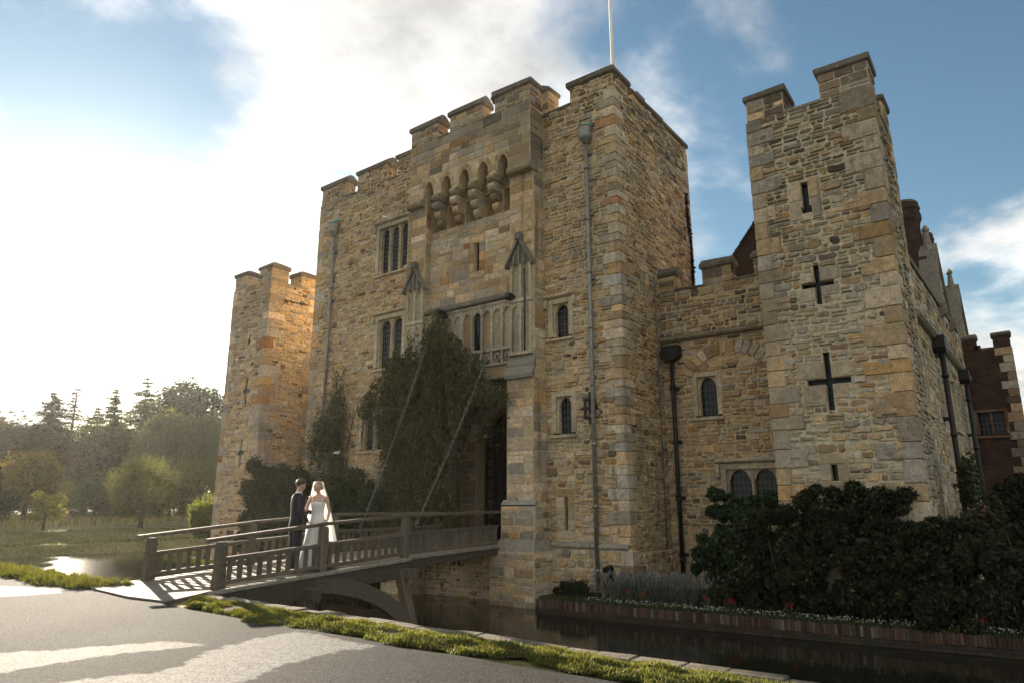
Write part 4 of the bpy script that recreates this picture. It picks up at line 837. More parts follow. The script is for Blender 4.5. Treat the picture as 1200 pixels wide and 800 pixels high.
for side in (1, -1):
    pl = posts + ([] if side > 0 else [18.3])
    for i, y in enumerate(pl):
        x = bx_(side, y); zt = hand(y) - .05; zb = zdeck(y) - (.12 if i == 0 else .45); w = .19 if i < 3 else .13
        p = MB(); n8 = [(-w / 2, -w / 2 + .03), (-w / 2 + .03, -w / 2), (w / 2 - .03, -w / 2), (w / 2, -w / 2 + .03), (w / 2, w / 2 - .03), (w / 2 - .03, w / 2), (-w / 2 + .03, w / 2), (-w / 2, w / 2 - .03)]
        v = []
        for zq, k_ in ((zb, 1.25 if i == 0 else 1.0), (zb + .35, 1.12 if i == 0 else 1.0), (zdeck(y) + .45, 1), (zt - .06, .97), (zt, .80)): v += [(x + a * k_ + rw_.uniform(-.006, .006), y + b * k_ + rw_.uniform(-.006, .006), zq) for a, b in n8]
        p.add(v, [tuple(range(7, -1, -1)), tuple(range(32, 40))] + [(L * 8 + q, L * 8 + (q + 1) % 8, L * 8 + 8 + (q + 1) % 8, L * 8 + 8 + q) for L in range(4) for q in range(8)], wcol(1.05)); p.build('post', M['wood'], br)
    ends = [(7.42, 10.15), (10.15, 12.68), (12.68, 17.5 if side > 0 else 20.3)]
    for a, b in ends:
        beam('handrail', (bx_(side, a), a - .02, hand(a)), (bx_(side, b), b + .02, hand(b)), .13, .075)
    for a, b in ((7.82, 10.05), (10.25, 12.58), (12.78, 17.4 if side > 0 else 18.2)):
        beam('middle_rail', (bx_(side, a), a, mid_(a) - .04), (bx_(side, b), b, mid_(b) - .04), .10, .085)
        beam('bottom_rail', (bx_(side, a), a, zdeck(a) + .10), (bx_(side, b), b, zdeck(b) + .10), .10, .085)
        pit = .205 if a < 12 else .155; n = int((b - a) / pit)
        for q in range(n):
            y = a + (q + .5) * (b - a) / n; x = bx_(side, y); wv = rw_.uniform(.085, .105) if a < 12 else rw_.uniform(.075, .09)
            lean = rw_.uniform(-.012, .012)
            v = [(x + dx * .022 + (lean if z_ > .5 else 0), y + dy * wv / 2, z) for z, z_ in ((zdeck(y) + .14, 0), (mid_(y) - .075, 1)) for dy in (-1, 1) for dx in (-1, 1)]
            MB().add(v, [(0, 2, 3, 1), (4, 5, 7, 6), (0, 1, 5, 4), (2, 6, 7, 3), (0, 4, 6, 2), (1, 3, 7, 5)], wcol(1.05)).build('baluster', M['wood'], br)
    for a, b in ((7.4, 10.1), (10.12, 12.75)):
        beam('edge_board', (bx_(side, a) + side * .17, a, zdeck(a) - .035), (bx_(side, b) + side * .17, b, zdeck(b) - .035), .05, .07, col=(.30, .27, .22))
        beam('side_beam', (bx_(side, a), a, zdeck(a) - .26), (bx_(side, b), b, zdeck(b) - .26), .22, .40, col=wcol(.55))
    beam('side_beam', (bx_(side, 12.7), 12.76, .21), (bx_(side, 17.6), 17.7, .25), .18, .24, col=wcol(.7))
    # trestle leg and curved brace
    xt, xb = bx_(side, 12.6) + side * .02, bx_(side, 12.6) + side * .55
    beam('trestle_leg', (xt, 12.55, .05), (xb, 12.62, -1.75), .26, .24, col=wcol(1.0))
    bl = []
    for q in range(9):
        t = q / 8; yy = 9.9 + 2.55 * math.sin(t * 1.35) / math.sin(1.35); zz_ = -.05 - 1.25 * t ** 1.7; bl.append((xt + (xb - xt) * t * .75, yy, zz_))
    c_ = MB(); v = []; cc = wcol(.95)
    for i, q in enumerate(bl):
        d = (Vector(bl[min(i + 1, 8)]) - Vector(bl[max(i - 1, 0)])).normalized(); up = Vector((1, 0, 0)).cross(d).normalized()
        for sx, su in ((-1, -1), (1, -1), (1, 1), (-1, 1)): v.append(Vector(q) + Vector((sx * .09, 0, 0)) + up * su * .17)
    c_.add(v, [(0, 1, 2, 3), (35, 34, 33, 32)] + [(L * 4 + q, L * 4 + (q + 1) % 4, L * 4 + 4 + (q + 1) % 4, L * 4 + 4 + q) for L in range(8) for q in range(4)], cc); c_.build('curved_brace', M['wood'], br)
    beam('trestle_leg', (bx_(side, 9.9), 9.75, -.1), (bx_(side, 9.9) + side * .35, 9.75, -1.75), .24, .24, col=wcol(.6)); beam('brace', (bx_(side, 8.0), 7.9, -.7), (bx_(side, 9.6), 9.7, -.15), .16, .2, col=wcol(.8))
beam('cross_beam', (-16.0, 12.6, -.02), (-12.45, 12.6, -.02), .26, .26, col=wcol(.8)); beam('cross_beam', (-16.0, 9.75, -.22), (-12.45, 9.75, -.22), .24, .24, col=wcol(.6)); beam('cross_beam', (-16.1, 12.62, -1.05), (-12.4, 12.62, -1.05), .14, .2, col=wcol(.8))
T(sheet('bridge_apron', [(-15.3, 6.45), (-14.9, 6.35), (-13.2, 6.2), (-12.0, 6.3), (-12.45, 7.1), (-12.75, 7.55), (-15.75, 7.5), (-15.8, 7.1)], .055, None, .12).build('bridge_apron', m_plain('worn_boards_concrete', (.15, .137, .115), .85, .2, ns=8, amt=.4, bump=.5)), kind='structure')
MB().box(-16, -12.4, 7.1, 7.5, -2.4, -.01).build('abutment', M['mortar'], br)
# chains that raise the drawbridge
def chain(label, p0, p1, sag):
    a, b = Vector(p0), Vector(p1); n = int((b - a).length / .10); mb = MB()
    for i in range(n):
        t0, t1 = i / n, (i + 1.25) / n
        P = lambda t: a.lerp(b, t) - Vector((0, 0, sag * 4 * t * (1 - t)))
        q0, q1 = P(t0), P(min(t1, 1)); d = (q1 - q0).normalized(); s_ = d.orthogonal().normalized(); u = d.cross(s_)
        s_ = s_ if i % 2 else u; m_ = (q0 + q1) / 2; L = (q1 - q0).length / 2; ring = [m_ + d * (L * math.cos(k)) + s_ * (.030 * math.sin(k)) for k in [j * math.pi / 4 for j in range(9)]]
        mb.tube(ring, .010, 5, cap=False)
    e = empty('drawbridge_chain', p1, label, 'chain', 'drawbridge chains'); mb.build('chain_links', M['pipe_grey'], e)
    MB().tube([b + Vector((0, 0, -.12)), b + Vector((0, 0, .08))], [.06, .05], 8).build('anchor_ring', M['iron'], e)
chain('long iron chain from the ivy top down to the far railing', (-16.42, 17.4, 8.3), (-15.52, 13.43, .78), .22); chain('long iron chain hanging before the ivy to the near railing', (-13.2, 17.4, 8.25), (-12.95, 13.08, 1.02), .26)
T(MB().tube([(-16.1, 17.25, 7.9), (-16.0, 17.1, 4.5), (-15.95, 16.9, 1.0)], .016, 5).build('hanging_cable', M['iron']), 'thin dark cable hanging straight down in front of the ivy', 'cable')
# ================================================================ vegetation
NR = np.random.default_rng(5)
def unit(n): v = NR.normal(size=(n, 3)); return v / np.linalg.norm(v, axis=1)[:, None]
def leaf_mesh(name, C, A, L, Wd, col, m, parent, fold=.18):
    """one small folded leaf face per centre C along axis A"""
    n = len(C); A = A / np.maximum(1e-6, np.linalg.norm(A, axis=1))[:, None]; R_ = unit(n); B = np.cross(A, R_); B /= np.maximum(1e-6, np.linalg.norm(B, axis=1))[:, None]; N = np.cross(A, B)
    L = np.broadcast_to(np.asarray(L, float).reshape(-1, 1), (n, 1)); Wd = np.broadcast_to(np.asarray(Wd, float).reshape(-1, 1), (n, 1))
    V = np.stack([C - A * L * .5, C + B * Wd * .5 + N * Wd * fold, C + A * L * .5, C - B * Wd * .5 + N * Wd * fold], 1).reshape(-1, 3)
    me = bpy.data.meshes.new(name); me.vertices.add(n * 4); me.vertices.foreach_set('co', V.astype(np.float32).ravel()); me.loops.add(n * 4); me.loops.foreach_set('vertex_index', np.arange(n * 4, dtype=np.int32)); me.polygons.add(n); me.polygons.foreach_set('loop_start', np.arange(0, n * 4, 4, dtype=np.int32)); me.update(calc_edges=True)
    a = me.attributes.new('Col', 'FLOAT_COLOR', 'POINT'); c = np.ones((n * 4, 4), np.float32); c[:, :3] = np.repeat(col, 4, 0); a.data.foreach_set('color', c.ravel())
    return link(name, me, m, parent)
def cols(n, base, var=.3, alt=None, p=.25):
    b = np.array(base)[None, :] * NR.uniform(1 - var, 1 + var, (n, 1)) * NR.uniform(.9, 1.1, (n, 3))
    if alt is not None: k_ = NR.random(n) < p; b[k_] = np.array(alt)[None, :] * NR.uniform(.7, 1.2, (k_.sum(), 1))
    return b
def blob_cloud(blobs, per, shell=.55):
    """points spread mostly near the surface of ellipsoidal leaf clumps"""
    out = []
    for (c, r_) in blobs:
        d = unit(per); k_ = (shell + (1 - shell) * NR.random((per, 1)) ** .6) * NR.uniform(.75, 1.12, (per, 1)); out.append(np.array(c)[None] + d * k_ * np.array(r_)[None])
    return np.concatenate(out)
def limbs(mb, base, h, r0, tips, rng):
    b = Vector(base); top = b + Vector((rng.uniform(-.1, .1) * h, rng.uniform(-.1, .1) * h, h)); mb.tube([b - Vector((0, 0, .3)), b + Vector((0, 0, h * .15)), b.lerp(top, .55), top], [r0 * 1.35, r0, r0 * .75, r0 * .5], 8)
    for t in tips:
        t = Vector(t); s_ = b.lerp(top, rng.uniform(.55, 1)); mid = s_.lerp(t, .5) + Vector((0, 0, -.08 * (t - s_).length)); mb.tube([s_, mid, t], [r0 * .42, r0 * .25, r0 * .06], 5)
def broadleaf(name, label, loc, H, Wd, col, seed, nb=30, per=380, ls=.3, alt=None, p=.25, trunk=.28, flat=.8, group='background trees', cat='tree', m=None, low=.3, droop=0):
    r = random.Random(seed); t = empty(name, loc, label, cat, group); x, y, z = loc; blobs = []; cz = z + H * (low + (1 - low) / 2); rz_ = H * (1 - low) / 2
    for i in range(nb):
        a = r.uniform(0, 6.283); e = r.uniform(-.75, 1.0); k_ = r.uniform(.45, .86) * math.sqrt(max(.05, 1 - e * e * .8)); s_ = r.uniform(.18, .33) * Wd * .8
        blobs.append(((x + math.cos(a) * k_ * Wd / 2, y + math.sin(a) * k_ * Wd / 2, cz + e * rz_ * .82), (s_, s_, s_ * flat * min(1, H / Wd + .1))))
    C = blob_cloud(blobs, per); n = len(C); A = unit(n); A[:, 2] = A[:, 2] * .5 - droop
    leaf_mesh('crown', C, A, NR.uniform(ls * .7, ls * 1.3, n), NR.uniform(ls * .4, ls * .75, n), cols(n, col, .35, alt, p), m or M['leaf_far'], t)
    mb = MB(); limbs(mb, loc, H * .5, Wd * trunk * .13, [b[0] for b in blobs[::3]], r); mb.build('trunk', M['bark'], t)
    return t
def conifer(label, loc, H, Wd, col, seed, bare=.12, ls=.42, dens=1.0, first=.1):
    r = random.Random(seed); t = empty('conifer_tree', loc, label, 'tree', 'background trees'); x, y, z = loc; Cs, As = [], []; mb = MB(); mb.tube([(x, y, z - .3), (x, y, z + H * .5), (x, y, z + H)], [H * .018, H * .011, .03], 7)
    zz_ = H * first
    while zz_ < H * .985:
        f = (zz_ / H); L = Wd / 2 * (1 - f) ** .8 * r.uniform(.7, 1.25) + .25; nb = 6 if f < .8 else 4
        for k_ in range(nb):
            if r.random() < bare: continue
            a = r.uniform(0, 6.283); Lk = L * r.uniform(.6, 1.15); up = .12 + .25 * f; tip = np.array((x + math.cos(a) * Lk, y + math.sin(a) * Lk, z + zz_ + Lk * (up - .35))); o = np.array((x, y, z + zz_))
            mb.tube([o, (o + tip) / 2 + np.array((0, 0, .12 * Lk)), tip], [.05, .035, .012], 4); n = max(6, int(Lk * 22 * dens)); s_ = NR.random((n, 1)) ** .75
            P_ = o + (tip - o) * s_ + np.array((0, 0, .12 * Lk)) * (4 * s_ * (1 - s_)); w = .13 * Lk + .12; P_ = P_ + NR.normal(size=(n, 3)) * np.array((w, w, w * .35)); Cs.append(P_); d = (tip - o) / max(.1, np.linalg.norm(tip - o)); As.append(d[None] + NR.normal(size=(n, 3)) * .5)
        zz_ += max(.28, H * .024) * r.uniform(.7, 1.3)
    C = np.concatenate(Cs); A = np.concatenate(As); n = len(C); leaf_mesh('crown', C, A, NR.uniform(ls * .6, ls * 1.3, n), NR.uniform(ls * .25, ls * .5, n), cols(n, col, .35), M['leaf_far'], t); mb.build('trunk', M['bark'], t)
def willow(label, loc, H, Wd, col, seed, ns=420):
    r = random.Random(seed); t = empty('willow_tree', loc, label, 'tree', 'background trees'); x, y, z = loc; Cs, As = [], []; tips = []
    for i in range(ns):
        a = r.uniform(0, 6.283); k_ = math.sqrt(r.random()); R0 = Wd / 2 * k_; zt = z + H * (1 - .42 * k_ ** 2.2) * r.uniform(.86, 1.0) + .35 * math.sin(a * 3 + k_ * 6); L = H * r.uniform(.22, .55); n = int(L * 9); s_ = np.linspace(0, 1, n)[:, None]
        o = np.array((x + math.cos(a) * R0, y + math.sin(a) * R0, zt)); out = np.array((math.cos(a), math.sin(a), 0)) * .5; P_ = o + out * np.sqrt(s_) * L * .25 - np.array((0, 0, 1)) * s_ ** 1.25 * L + NR.normal(size=(n, 3)) * .13; Cs.append(P_); As.append(np.array((0, 0, -1.0)) + NR.normal(size=(n, 3)) * .28)
        if i % 30 == 0: tips.append(tuple(o))
    C = np.concatenate(Cs); n = len(C); leaf_mesh('crown', C, np.concatenate(As), NR.uniform(.35, .75, n), NR.uniform(.09, .18, n), cols(n, col, .3), M['leaf_far'], t)
    mb = MB(); limbs(mb, loc, H * .6, .4, tips, r); mb.build('trunk', M['bark'], t)
def globe(name, label, loc, R_, H, col, seed, trunk=True, spikes=420, cat='tree', ls=.14, group='clipped round trees on the meadow'):
    r = random.Random(seed); t = empty(name, loc, label, cat, group); x, y, z = loc; c = np.array((x, y, z + H - R_ * .92)); n0 = 9000; d = unit(n0); d[:, 2] = np.where(d[:, 2] < -.85, -d[:, 2], d[:, 2])
    lump = 1 + .13 * np.sin(d[:, :1] * 5 + seed) * np.cos(d[:, 1:2] * 6 + seed * 2); C = c + d * R_ * .86 * lump * (.6 + .4 * NR.random((n0, 1)) ** .5) * np.array((1, 1, .88)); A = d + NR.normal(size=(n0, 3)) * .8; Cs = [C]; As = [A]
    for i in range(spikes):
        d1 = unit(1)[0]; d1[2] = abs(d1[2]) * 1.1 + .05; d1 /= np.linalg.norm(d1); L = R_ * r.uniform(.2, .5); s_ = NR.random((11, 1)); dir_ = d1 * .7 + np.array((0, 0, .55)); Cs.append(c + d1 * R_ * .80 * np.array((1, 1, .9)) + dir_ * s_ * L + NR.normal(size=(11, 3)) * .035); As.append(np.repeat(dir_[None], 11, 0) + NR.normal(size=(11, 3)) * .45)
    C = np.concatenate(Cs); A = np.concatenate(As); n = len(C); leaf_mesh('crown', C, A, NR.uniform(ls * .8, ls * 1.7, n), NR.uniform(ls * .35, ls * .7, n), cols(n, col, .35), M['leaf_far'], t)
    mb = MB(); mb.tube([(x, y, z - .2), (x + .05, y, z + .4), (x, y, z + H * .5)], [.24, .17, .12], 8)
    for i in range(7): a = r.uniform(0, 6.28); mb.tube([(x, y, z + H * .25), tuple(c + np.array((math.cos(a), math.sin(a), r.uniform(-.2, .6))) * R_ * .7)], [.08, .02], 5)
    mb.build('trunk', M['bark'], t)
# --- far trees (left), bases on the rising meadow
B0 = lambda x, y: (x, y, gz(x, y) - .05)
OL, DK, GR, WL, AU, BR = (.085, .10, .035), (.04, .052, .026), (.065, .08, .033), (.15, .16, .075), (.20, .14, .035), (.13, .10, .042)
broadleaf('broadleaf_tree', 'dark rounded tree at the left edge behind the autumn tree', B0(-114.5, 36), 13.2, 11, DK, 1, 37, 338, .6, low=.05)
conifer('tall dark conifer second from the left edge, with a ragged pointed top', B0(-118.1, 40.9), 18.2, 11.5, DK, 2, .0, dens=2)
conifer('thin bare-topped conifer with a spire like a mast', B0(-121.8, 45.4), 20.3, 9.5, DK, 3, .2, .36, .9)
conifer('shorter dark conifer filling the gap right of the bare-topped one', B0(-119, 47.8), 16.8, 10.5, DK, 4, .05, dens=1.8)
conifer('narrow conifer left of the tallest conifer', B0(-110.5, 46.7), 18.8, 9.5, GR, 5, .06, dens=1.7)
conifer('tallest conifer in the row, with layered open branches', B0(-113.5, 52.4), 21.8, 13, GR, 6, .08, dens=1.7)
broadleaf('broadleaf_tree', 'olive-green bushy tree at the feet of the tall conifers', B0(-96.7, 40.9), 11.6, 10.5, GR, 7, 42, 338, .45, low=.05)
broadleaf('broadleaf_tree', 'dense mid-green tree below the bare-topped conifer', B0(-104, 37), 10.5, 12, (.055, .065, .03), 17, 42, 325, .5, low=.02)
willow('tall pale weeping willow right of the conifers', B0(-89.6, 44.5), 13.8, 8.0, WL, 8)
willow('broad pale weeping willow beside the left tower', B0(-91.8, 51), 14.1, 11.5, WL, 9, 620)
broadleaf('oak_tree', 'large dark oak rising behind the willows', B0(-118.6, 64.4), 21.8, 17.5, DK, 10, 55, 338, .62, low=.25)
broadleaf('broadleaf_tree', 'golden autumn tree with drooping yellow leaves at left', B0(-80.6, 26.9), 6.2, 7.0, AU, 11, 37, 338, .28, (.22, .19, .05), .4, low=.08, droop=.4)
broadleaf('broadleaf_tree', 'brownish round-topped tree behind the autumn tree', B0(-98.9, 35.3), 8.0, 10, BR, 12, 37, 338, .4, (.09, .09, .035), .4, low=.02)
broadleaf('broadleaf_tree', 'low dark bush-like tree at the left margin of the meadow', B0(-63, 18.4), 3.1, 4.2, DK, 13, 20, 260, .2, low=.02)
broadleaf('young_tree', 'small yellow-green sapling with reddish lower leaves on the meadow', B0(-54.6, 19.5), 2.9, 2.4, (.17, .19, .055), 14, 18, 150, .15, (.17, .06, .035), .22, low=.1)
globe('round_tree', 'large clipped round tree with spiky sunlit shoots, nearest on the meadow', B0(-55.9, 26.6), 2.6, 4.85, (.13, .135, .055), 15)
globe('round_tree', 'smaller flat-topped round tree between the sapling and the large round tree', B0(-68.6, 28.4), 2.7, 4.1, (.10, .115, .055), 16, spikes=220)
globe('round_tree', 'round bushy tree half hidden behind the left tower', B0(-57.2, 32.0), 2.6, 5.0, (.12, .13, .05), 18)
broadleaf('shrub', 'reddish shrub between the round trees near the left tower', B0(-66, 34), 4.3, 5.0, (.14, .09, .045), 19, 20, 220, .22, group='meadow shrubs', cat='shrub', low=.02)
broadleaf('shrub', 'dark evergreen shrub behind the small round tree', B0(-74, 34), 3.4, 5.5, (.05, .06, .028), 20, 20, 220, .24, group='meadow shrubs', cat='shrub', low=.0)
globe('shrub', 'bright leafy shrub at the foot of the left tower', (-33.1, 19.2, -.93), 1.15, 2.75, (.14, .16, .055), 21, ls=.11, spikes=160, cat='shrub', group='shrubs round the left tower')
for i, (x, y, h, w) in enumerate(((-138, 30, 15, 14), (-150, 44, 17, 15), (-150, 60, 18, 16), (-146, 78, 19, 18), (-130, 24, 12, 12), (-170, 20, 16, 20), (-104, 30, 8, 10))):
    broadleaf('woodland_tree', ['dim leafy tree deep behind the conifers, left end', 'dim leafy tree deep behind the conifers, second', 'dim leafy tree deep behind the tallest conifer', 'dim leafy tree deep behind the oak', 'dim leafy tree behind the dark rounded tree', 'faint woodland tree farthest at the left edge', 'low dim tree between autumn tree and conifers'][i], B0(x, y), h, w, DK, 60 + i, 26, 150, .8, low=.0, group='woodland trees far behind')
# dry meadow grass
n = 20000; x = NR.uniform(-95, -56, n); y = NR.uniform(8, 44, n); k_ = (np.sin(x * .35 + y * .2) + np.sin(y * .5) + NR.normal(size=n) * .6 > -.2) & (x < -58.5 + 1.5 * np.sin(y * .4)); x, y = x[k_], y[k_]; n = len(x); z = np.array([gz(a, b) for a, b in zip(x, y)])
hg = NR.uniform(.3, .8, n); A = np.stack([NR.normal(size=n) * .22 + .15, NR.normal(size=n) * .22, np.ones(n)], 1)
T(leaf_mesh('meadow_grass', np.stack([x, y, z + hg * .45], 1), A, hg, .06, cols(n, (.36, .29, .155), .25, (.16, .16, .06), .25), M['grass'], None), 'tall dry pale grass on the meadow beyond the moat', 'grass', kind='stuff')
n = 9000; x = NR.uniform(-54, -46.6, n); y = NR.uniform(8, 44, n); z = np.array([gz(a, b) for a, b in zip(x, y)]); hg = NR.uniform(.04, .14, n)
T(leaf_mesh('bank_grass', np.stack([x, y, z + hg * .4], 1), np.stack([NR.normal(size=n) * .4, NR.normal(size=n) * .4, np.ones(n)], 1), hg, .07, cols(n, (.13, .135, .04), .35), M['grass'], None), 'short rough grass on the far moat bank', 'grass', kind='stuff')
# --- lawn verge along the moat
def verge(name, label, x0, x1, ylo, yhi, n, h=(.03, .10)):
    x = NR.uniform(x0, x1, n); f = NR.random(n); lo = ylo(x) + .09 * np.sin(x * 2.3) + .06 * np.sin(x * 5) + .05 * np.sin(x * 13); y = lo + f * (yhi(x) - lo); pat = np.array([noise.noise(Vector((a * 1.7, b * 2.5, 3))) for a, b in zip(x, y)]); q_ = pat + NR.normal(size=n) * .15 > -.48; x, y, f, pat = x[q_], y[q_], f[q_], pat[q_]; n = len(x); tuft = .7 + .5 * pat + .5 * np.sin(x * 7 + np.sin(y * 9) * 2) * np.sin(y * 11 + x * 3); hg = NR.uniform(*h, n) * (tuft * .7 + .5); mound = .05 * np.sin(np.pi * f) ** .7 * (.6 + .5 * tuft)
    A = np.stack([NR.normal(size=n) * .55 + .15, NR.normal(size=n) * .55 - .1, np.ones(n)], 1)
    T(leaf_mesh(name, np.stack([x, y, mound + hg * .42], 1), A, hg * 1.25, NR.uniform(.008, .017, n), cols(n, (.115, .13, .036), .45, (.20, .18, .075), .22), M['grass'], None), label, 'grass', kind='stuff')
    mb = MB(); N_ = 160; xs_ = np.linspace(x0, x1, N_); lo = ylo(xs_) + .09 * np.sin(xs_ * 2.3) + .06 * np.sin(xs_ * 5) + .05 * np.sin(xs_ * 13) + .05; hi = yhi(xs_)
    v = []; 
    for a, l, h_ in zip(xs_, lo, hi):
        for f in (0, .2, .5, .8, 1): v.append((a, l + (h_ - l) * f, .012 + .055 * math.sin(math.pi * f) ** .6 + .012 * noise.noise(Vector((a * 4, f * 3, 0)))))
    mb.add(v, [(i * 5 + j, (i + 1) * 5 + j, (i + 1) * 5 + j + 1, i * 5 + j + 1) for i in range(N_ - 1) for j in range(4)], smooth=True); T(mb.build('verge', M['earth']), kind='structure')
verge('verge_grass', 'mossy green grass verge between the road and the moat', -11.9, 3.5, lambda x: np.interp(x, [-11.9, -11.2, -10, -8, -6, -4, -1], [6.75, 6.3, 6.12, 6.15, 6.25, 6.35, 6.3]), lambda x: 0 * x + 6.97, 62000, (.02, .075))
verge('verge_grass', 'green grass verge left of the bridge by the water', -34, -14.9, lambda x: np.interp(x, [-34, -20, -17, -15.4, -14.9], [6.2, 6.2, 6.1, 6.1, 6.75]), lambda x: 0 * x + 7.15, 26000, (.06, .17))
# lawn on the castle bank
n = 26000; x = NR.uniform(-34, -18.8, n); y = NR.uniform(16.95, 18.3, n); hg = NR.uniform(.03, .09, n)
T(leaf_mesh('bank_lawn', np.stack([x, y, -.925 + hg * .4], 1), np.stack([NR.normal(size=n) * .5, NR.normal(size=n) * .5, np.ones(n)], 1), hg, .02, cols(n, (.13, .16, .035), .3), M['grass'], None), 'bright lawn strip under the castle wall left of the bridge', 'grass', kind='stuff')
n = 14000; x = NR.uniform(-11.5, 3, n); y = np.interp(x, [-11.55, -9, -5, -1, 2, 3], [16.62, 16.72, 17.05, 17.5, 17.9, 18.05]) + .03 + NR.random(n) ** 1.3 * .8; hg = NR.uniform(.03, .12, n)
T(leaf_mesh('bed_edge_grass', np.stack([x, y, -.95 + hg * .4], 1), np.stack([NR.normal(size=n) * .5, NR.normal(size=n) * .5, np.ones(n)], 1), hg, .022, cols(n, (.05, .062, .022), .35), M['leaf_dark'], None), 'dark low ground cover behind the brick edging', 'ground cover', kind='stuff')
# --- ivy and climbers
def inpoly(P, x, z):
    c = np.zeros(len(x), bool); j = len(P) - 1
    for i in range(len(P)):
        xi, zi = P[i]; xj, zj = P[j]; k_ = ((zi > z) != (zj > z)) & (x < (xj - xi) * (z - zi) / (zj - zi + 1e-9) + xi); c ^= k_; j = i
    return c
def ivy(name, label, poly, y0, y1, n, col, ls=.13, strands=260, cat='climbing plant', hang=1.0, m=None, bulge=None):
    """leaf curtain on hanging strands that fills an outline on the wall"""
    t = empty(name, (sum(p[0] for p in poly) / len(poly), y1, min(p[1] for p in poly)), label, cat, 'climbers on the gatehouse'); P = np.array(poly); x0, x1, z0, z1 = P[:, 0].min(), P[:, 0].max(), P[:, 1].min(), P[:, 1].max(); Cs, As = [], []; stem = MB(); k = 0
    per = max(10, n // strands)
    while k < strands:
        x, z = NR.uniform(x0, x1), NR.uniform(z0, z1)
        if not inpoly(P, np.array([x]), np.array([z]))[0]: continue
        if noise.noise(Vector((x * 1.4, 0, z * .7))) < -.10 and NR.random() < .85: continue
        L = NR.uniform(.5, 2.0) * hang; d = NR.random(); yb = y1 + (y0 - y1) * (d ** .8) * (bulge(x, z) if bulge else 1); s_ = NR.random((per, 1)); dx = NR.normal() * .22
        C = np.array((x, yb, z)) + np.concatenate([dx * s_ + .10 * np.sin(s_ * 5 + x * 3), -.18 * s_ * (1 - s_) * 4 * d, -s_ * L], 1) + NR.normal(size=(per, 3)) * np.array((.075, .06, .06)) * (1.1 - .5 * s_)
        keep = inpoly(P + 0, C[:, 0], C[:, 2] + .25) | (NR.random(per) < .07); C = C[keep]; Cs.append(C); As.append(np.array((dx * .3, -.35, -1.0)) + NR.normal(size=(len(C), 3)) * .55)
        if k % 6 == 0: stem.tube([(x, yb + .05, z), (x + dx * .5, yb, z - L * .5), (x + dx, yb, z - L)], [.014, .01, .005], 4)
        k += 1
    C = np.concatenate(Cs); A = np.concatenate(As); n = len(C); leaf_mesh('foliage', C, A, NR.uniform(ls * .6, ls * 1.4, n), NR.uniform(ls * .25, ls * .5, n), cols(n, col, .5, tuple(c * 1.8 for c in col), .15), m or M['leaf'], t)
    cx = (x0 + x1) / 2
    for i in range(5): a = cx + NR.uniform(-.25, .25) * (x1 - x0); stem.tube([(a, y1 + .1, z0 - .3), (a + NR.normal() * .2, y1 + .1, z0 + (z1 - z0) * .4), (a + NR.normal() * .4, y1 + .1, z0 + (z1 - z0) * .75)], [.05, .04, .02], 6)
    stem.build('stem', M['bark'], t); return t
ivy('climbing_ivy', 'large dark green curtain of ivy hanging over the gate side', [(-16.2, 8.65), (-15.75, 7.8), (-15.1, 7.25), (-14.4, 6.75), (-13.7, 6.05), (-13.15, 5.3), (-13.5, 4.9), (-14.3, 5.0), (-14.8, 4.4), (-15.2, 2.89), (-15.1, 1.2), (-15.5, .4), (-18.5, 0), (-18.9, 1.6), (-18.6, 3.0), (-18.6, 4.4), (-19.3, 4.9), (-19.95, 5.1), (-19.8, 5.9), (-18.9, 6.95), (-17.8, 7.4), (-16.75, 8.0)], 16.95, 17.55, 46000, (.088, .088, .034), .16, 1650, hang=.9)
ivy('climbing_ivy', 'feathery ivy climbing the wall left of the gatehouse windows', [(-22.0, 7.4), (-22.0, 5.9), (-21.7, 4.6), (-21.6, 3.3), (-20.6, 3.2), (-20.3, 2.4), (-20.4, 1.0), (-22.0, .0), (-24.5, 0), (-24.3, 2.68), (-24.4, 4.2), (-23.7, 4.9), (-23.4, 6.3), (-22.7, 6.0), (-22.4, 7.2)], 17.75, 18.25, 14000, (.085, .09, .036), .13, 560, hang=.8)
def bush(name, label, blobs, per, ls, col, grp, alt=None, p=.15, m=None, cat='shrub', droop=.2, stems=6):
    c0 = blobs[0][0]; t = empty(name, (c0[0], c0[1], -.95), label, cat, grp); sub = []
    for c, r_ in blobs:
        for k in range(9):
            d = unit(1)[0]; s_ = NR.uniform(.22, .55); sub.append((np.array(c) + d * np.array(r_) * NR.uniform(.45, .95), np.array(r_) * s_))
    C = blob_cloud(sub, per // 9, .5); C = C[C[:, 2] > -.98]; n = len(C); A = unit(n); A[:, 2] -= droop; A[:, 1] -= .2
    leaf_mesh('foliage', C, A, NR.uniform(ls * .7, ls * 1.4, n), NR.uniform(ls * .35, ls * .7, n), cols(n, col, .45, alt, p), m or M['leaf_dark'], t); mb = MB()
    for k in range(stems): c, r_ = blobs[k % len(blobs)]; a = NR.uniform(-.5, .5); mb.tube([(c[0] + a * .5, c[1] + .1, -1.1), (c[0] + a, c[1], (c[2] - .95) / 2), (c[0] + a * 1.6, c[1] - .1, c[2] + r_[2] * .5)], [.05, .035, .012], 6)
    mb.build('stem', M['bark'], t); return t
def mound(x0, x1, y, prof, r_, seed, dy=.12):
    """rounded clumps packed under a profile of (x, top height)"""
    r = random.Random(seed); out = []; px_ = [p[0] for p in prof]; pz_ = [p[1] for p in prof]; x = x0
    while x <= x1:
        z = -.7
        top = float(np.interp(x, px_, pz_)) + r.uniform(-.3, .18)
        while z < top - r_ * .5: out.append(((x + r.uniform(-.2, .2), y + r.uniform(-dy, dy) + (.05 if z > .6 else -.08), min(z, top - r_ * .75)), (r_ * r.uniform(.8, 1.2), r_ * .7, r_ * r.uniform(.75, 1.05)))); z += r_ * 1.05
        x += r_ * .95
    return out
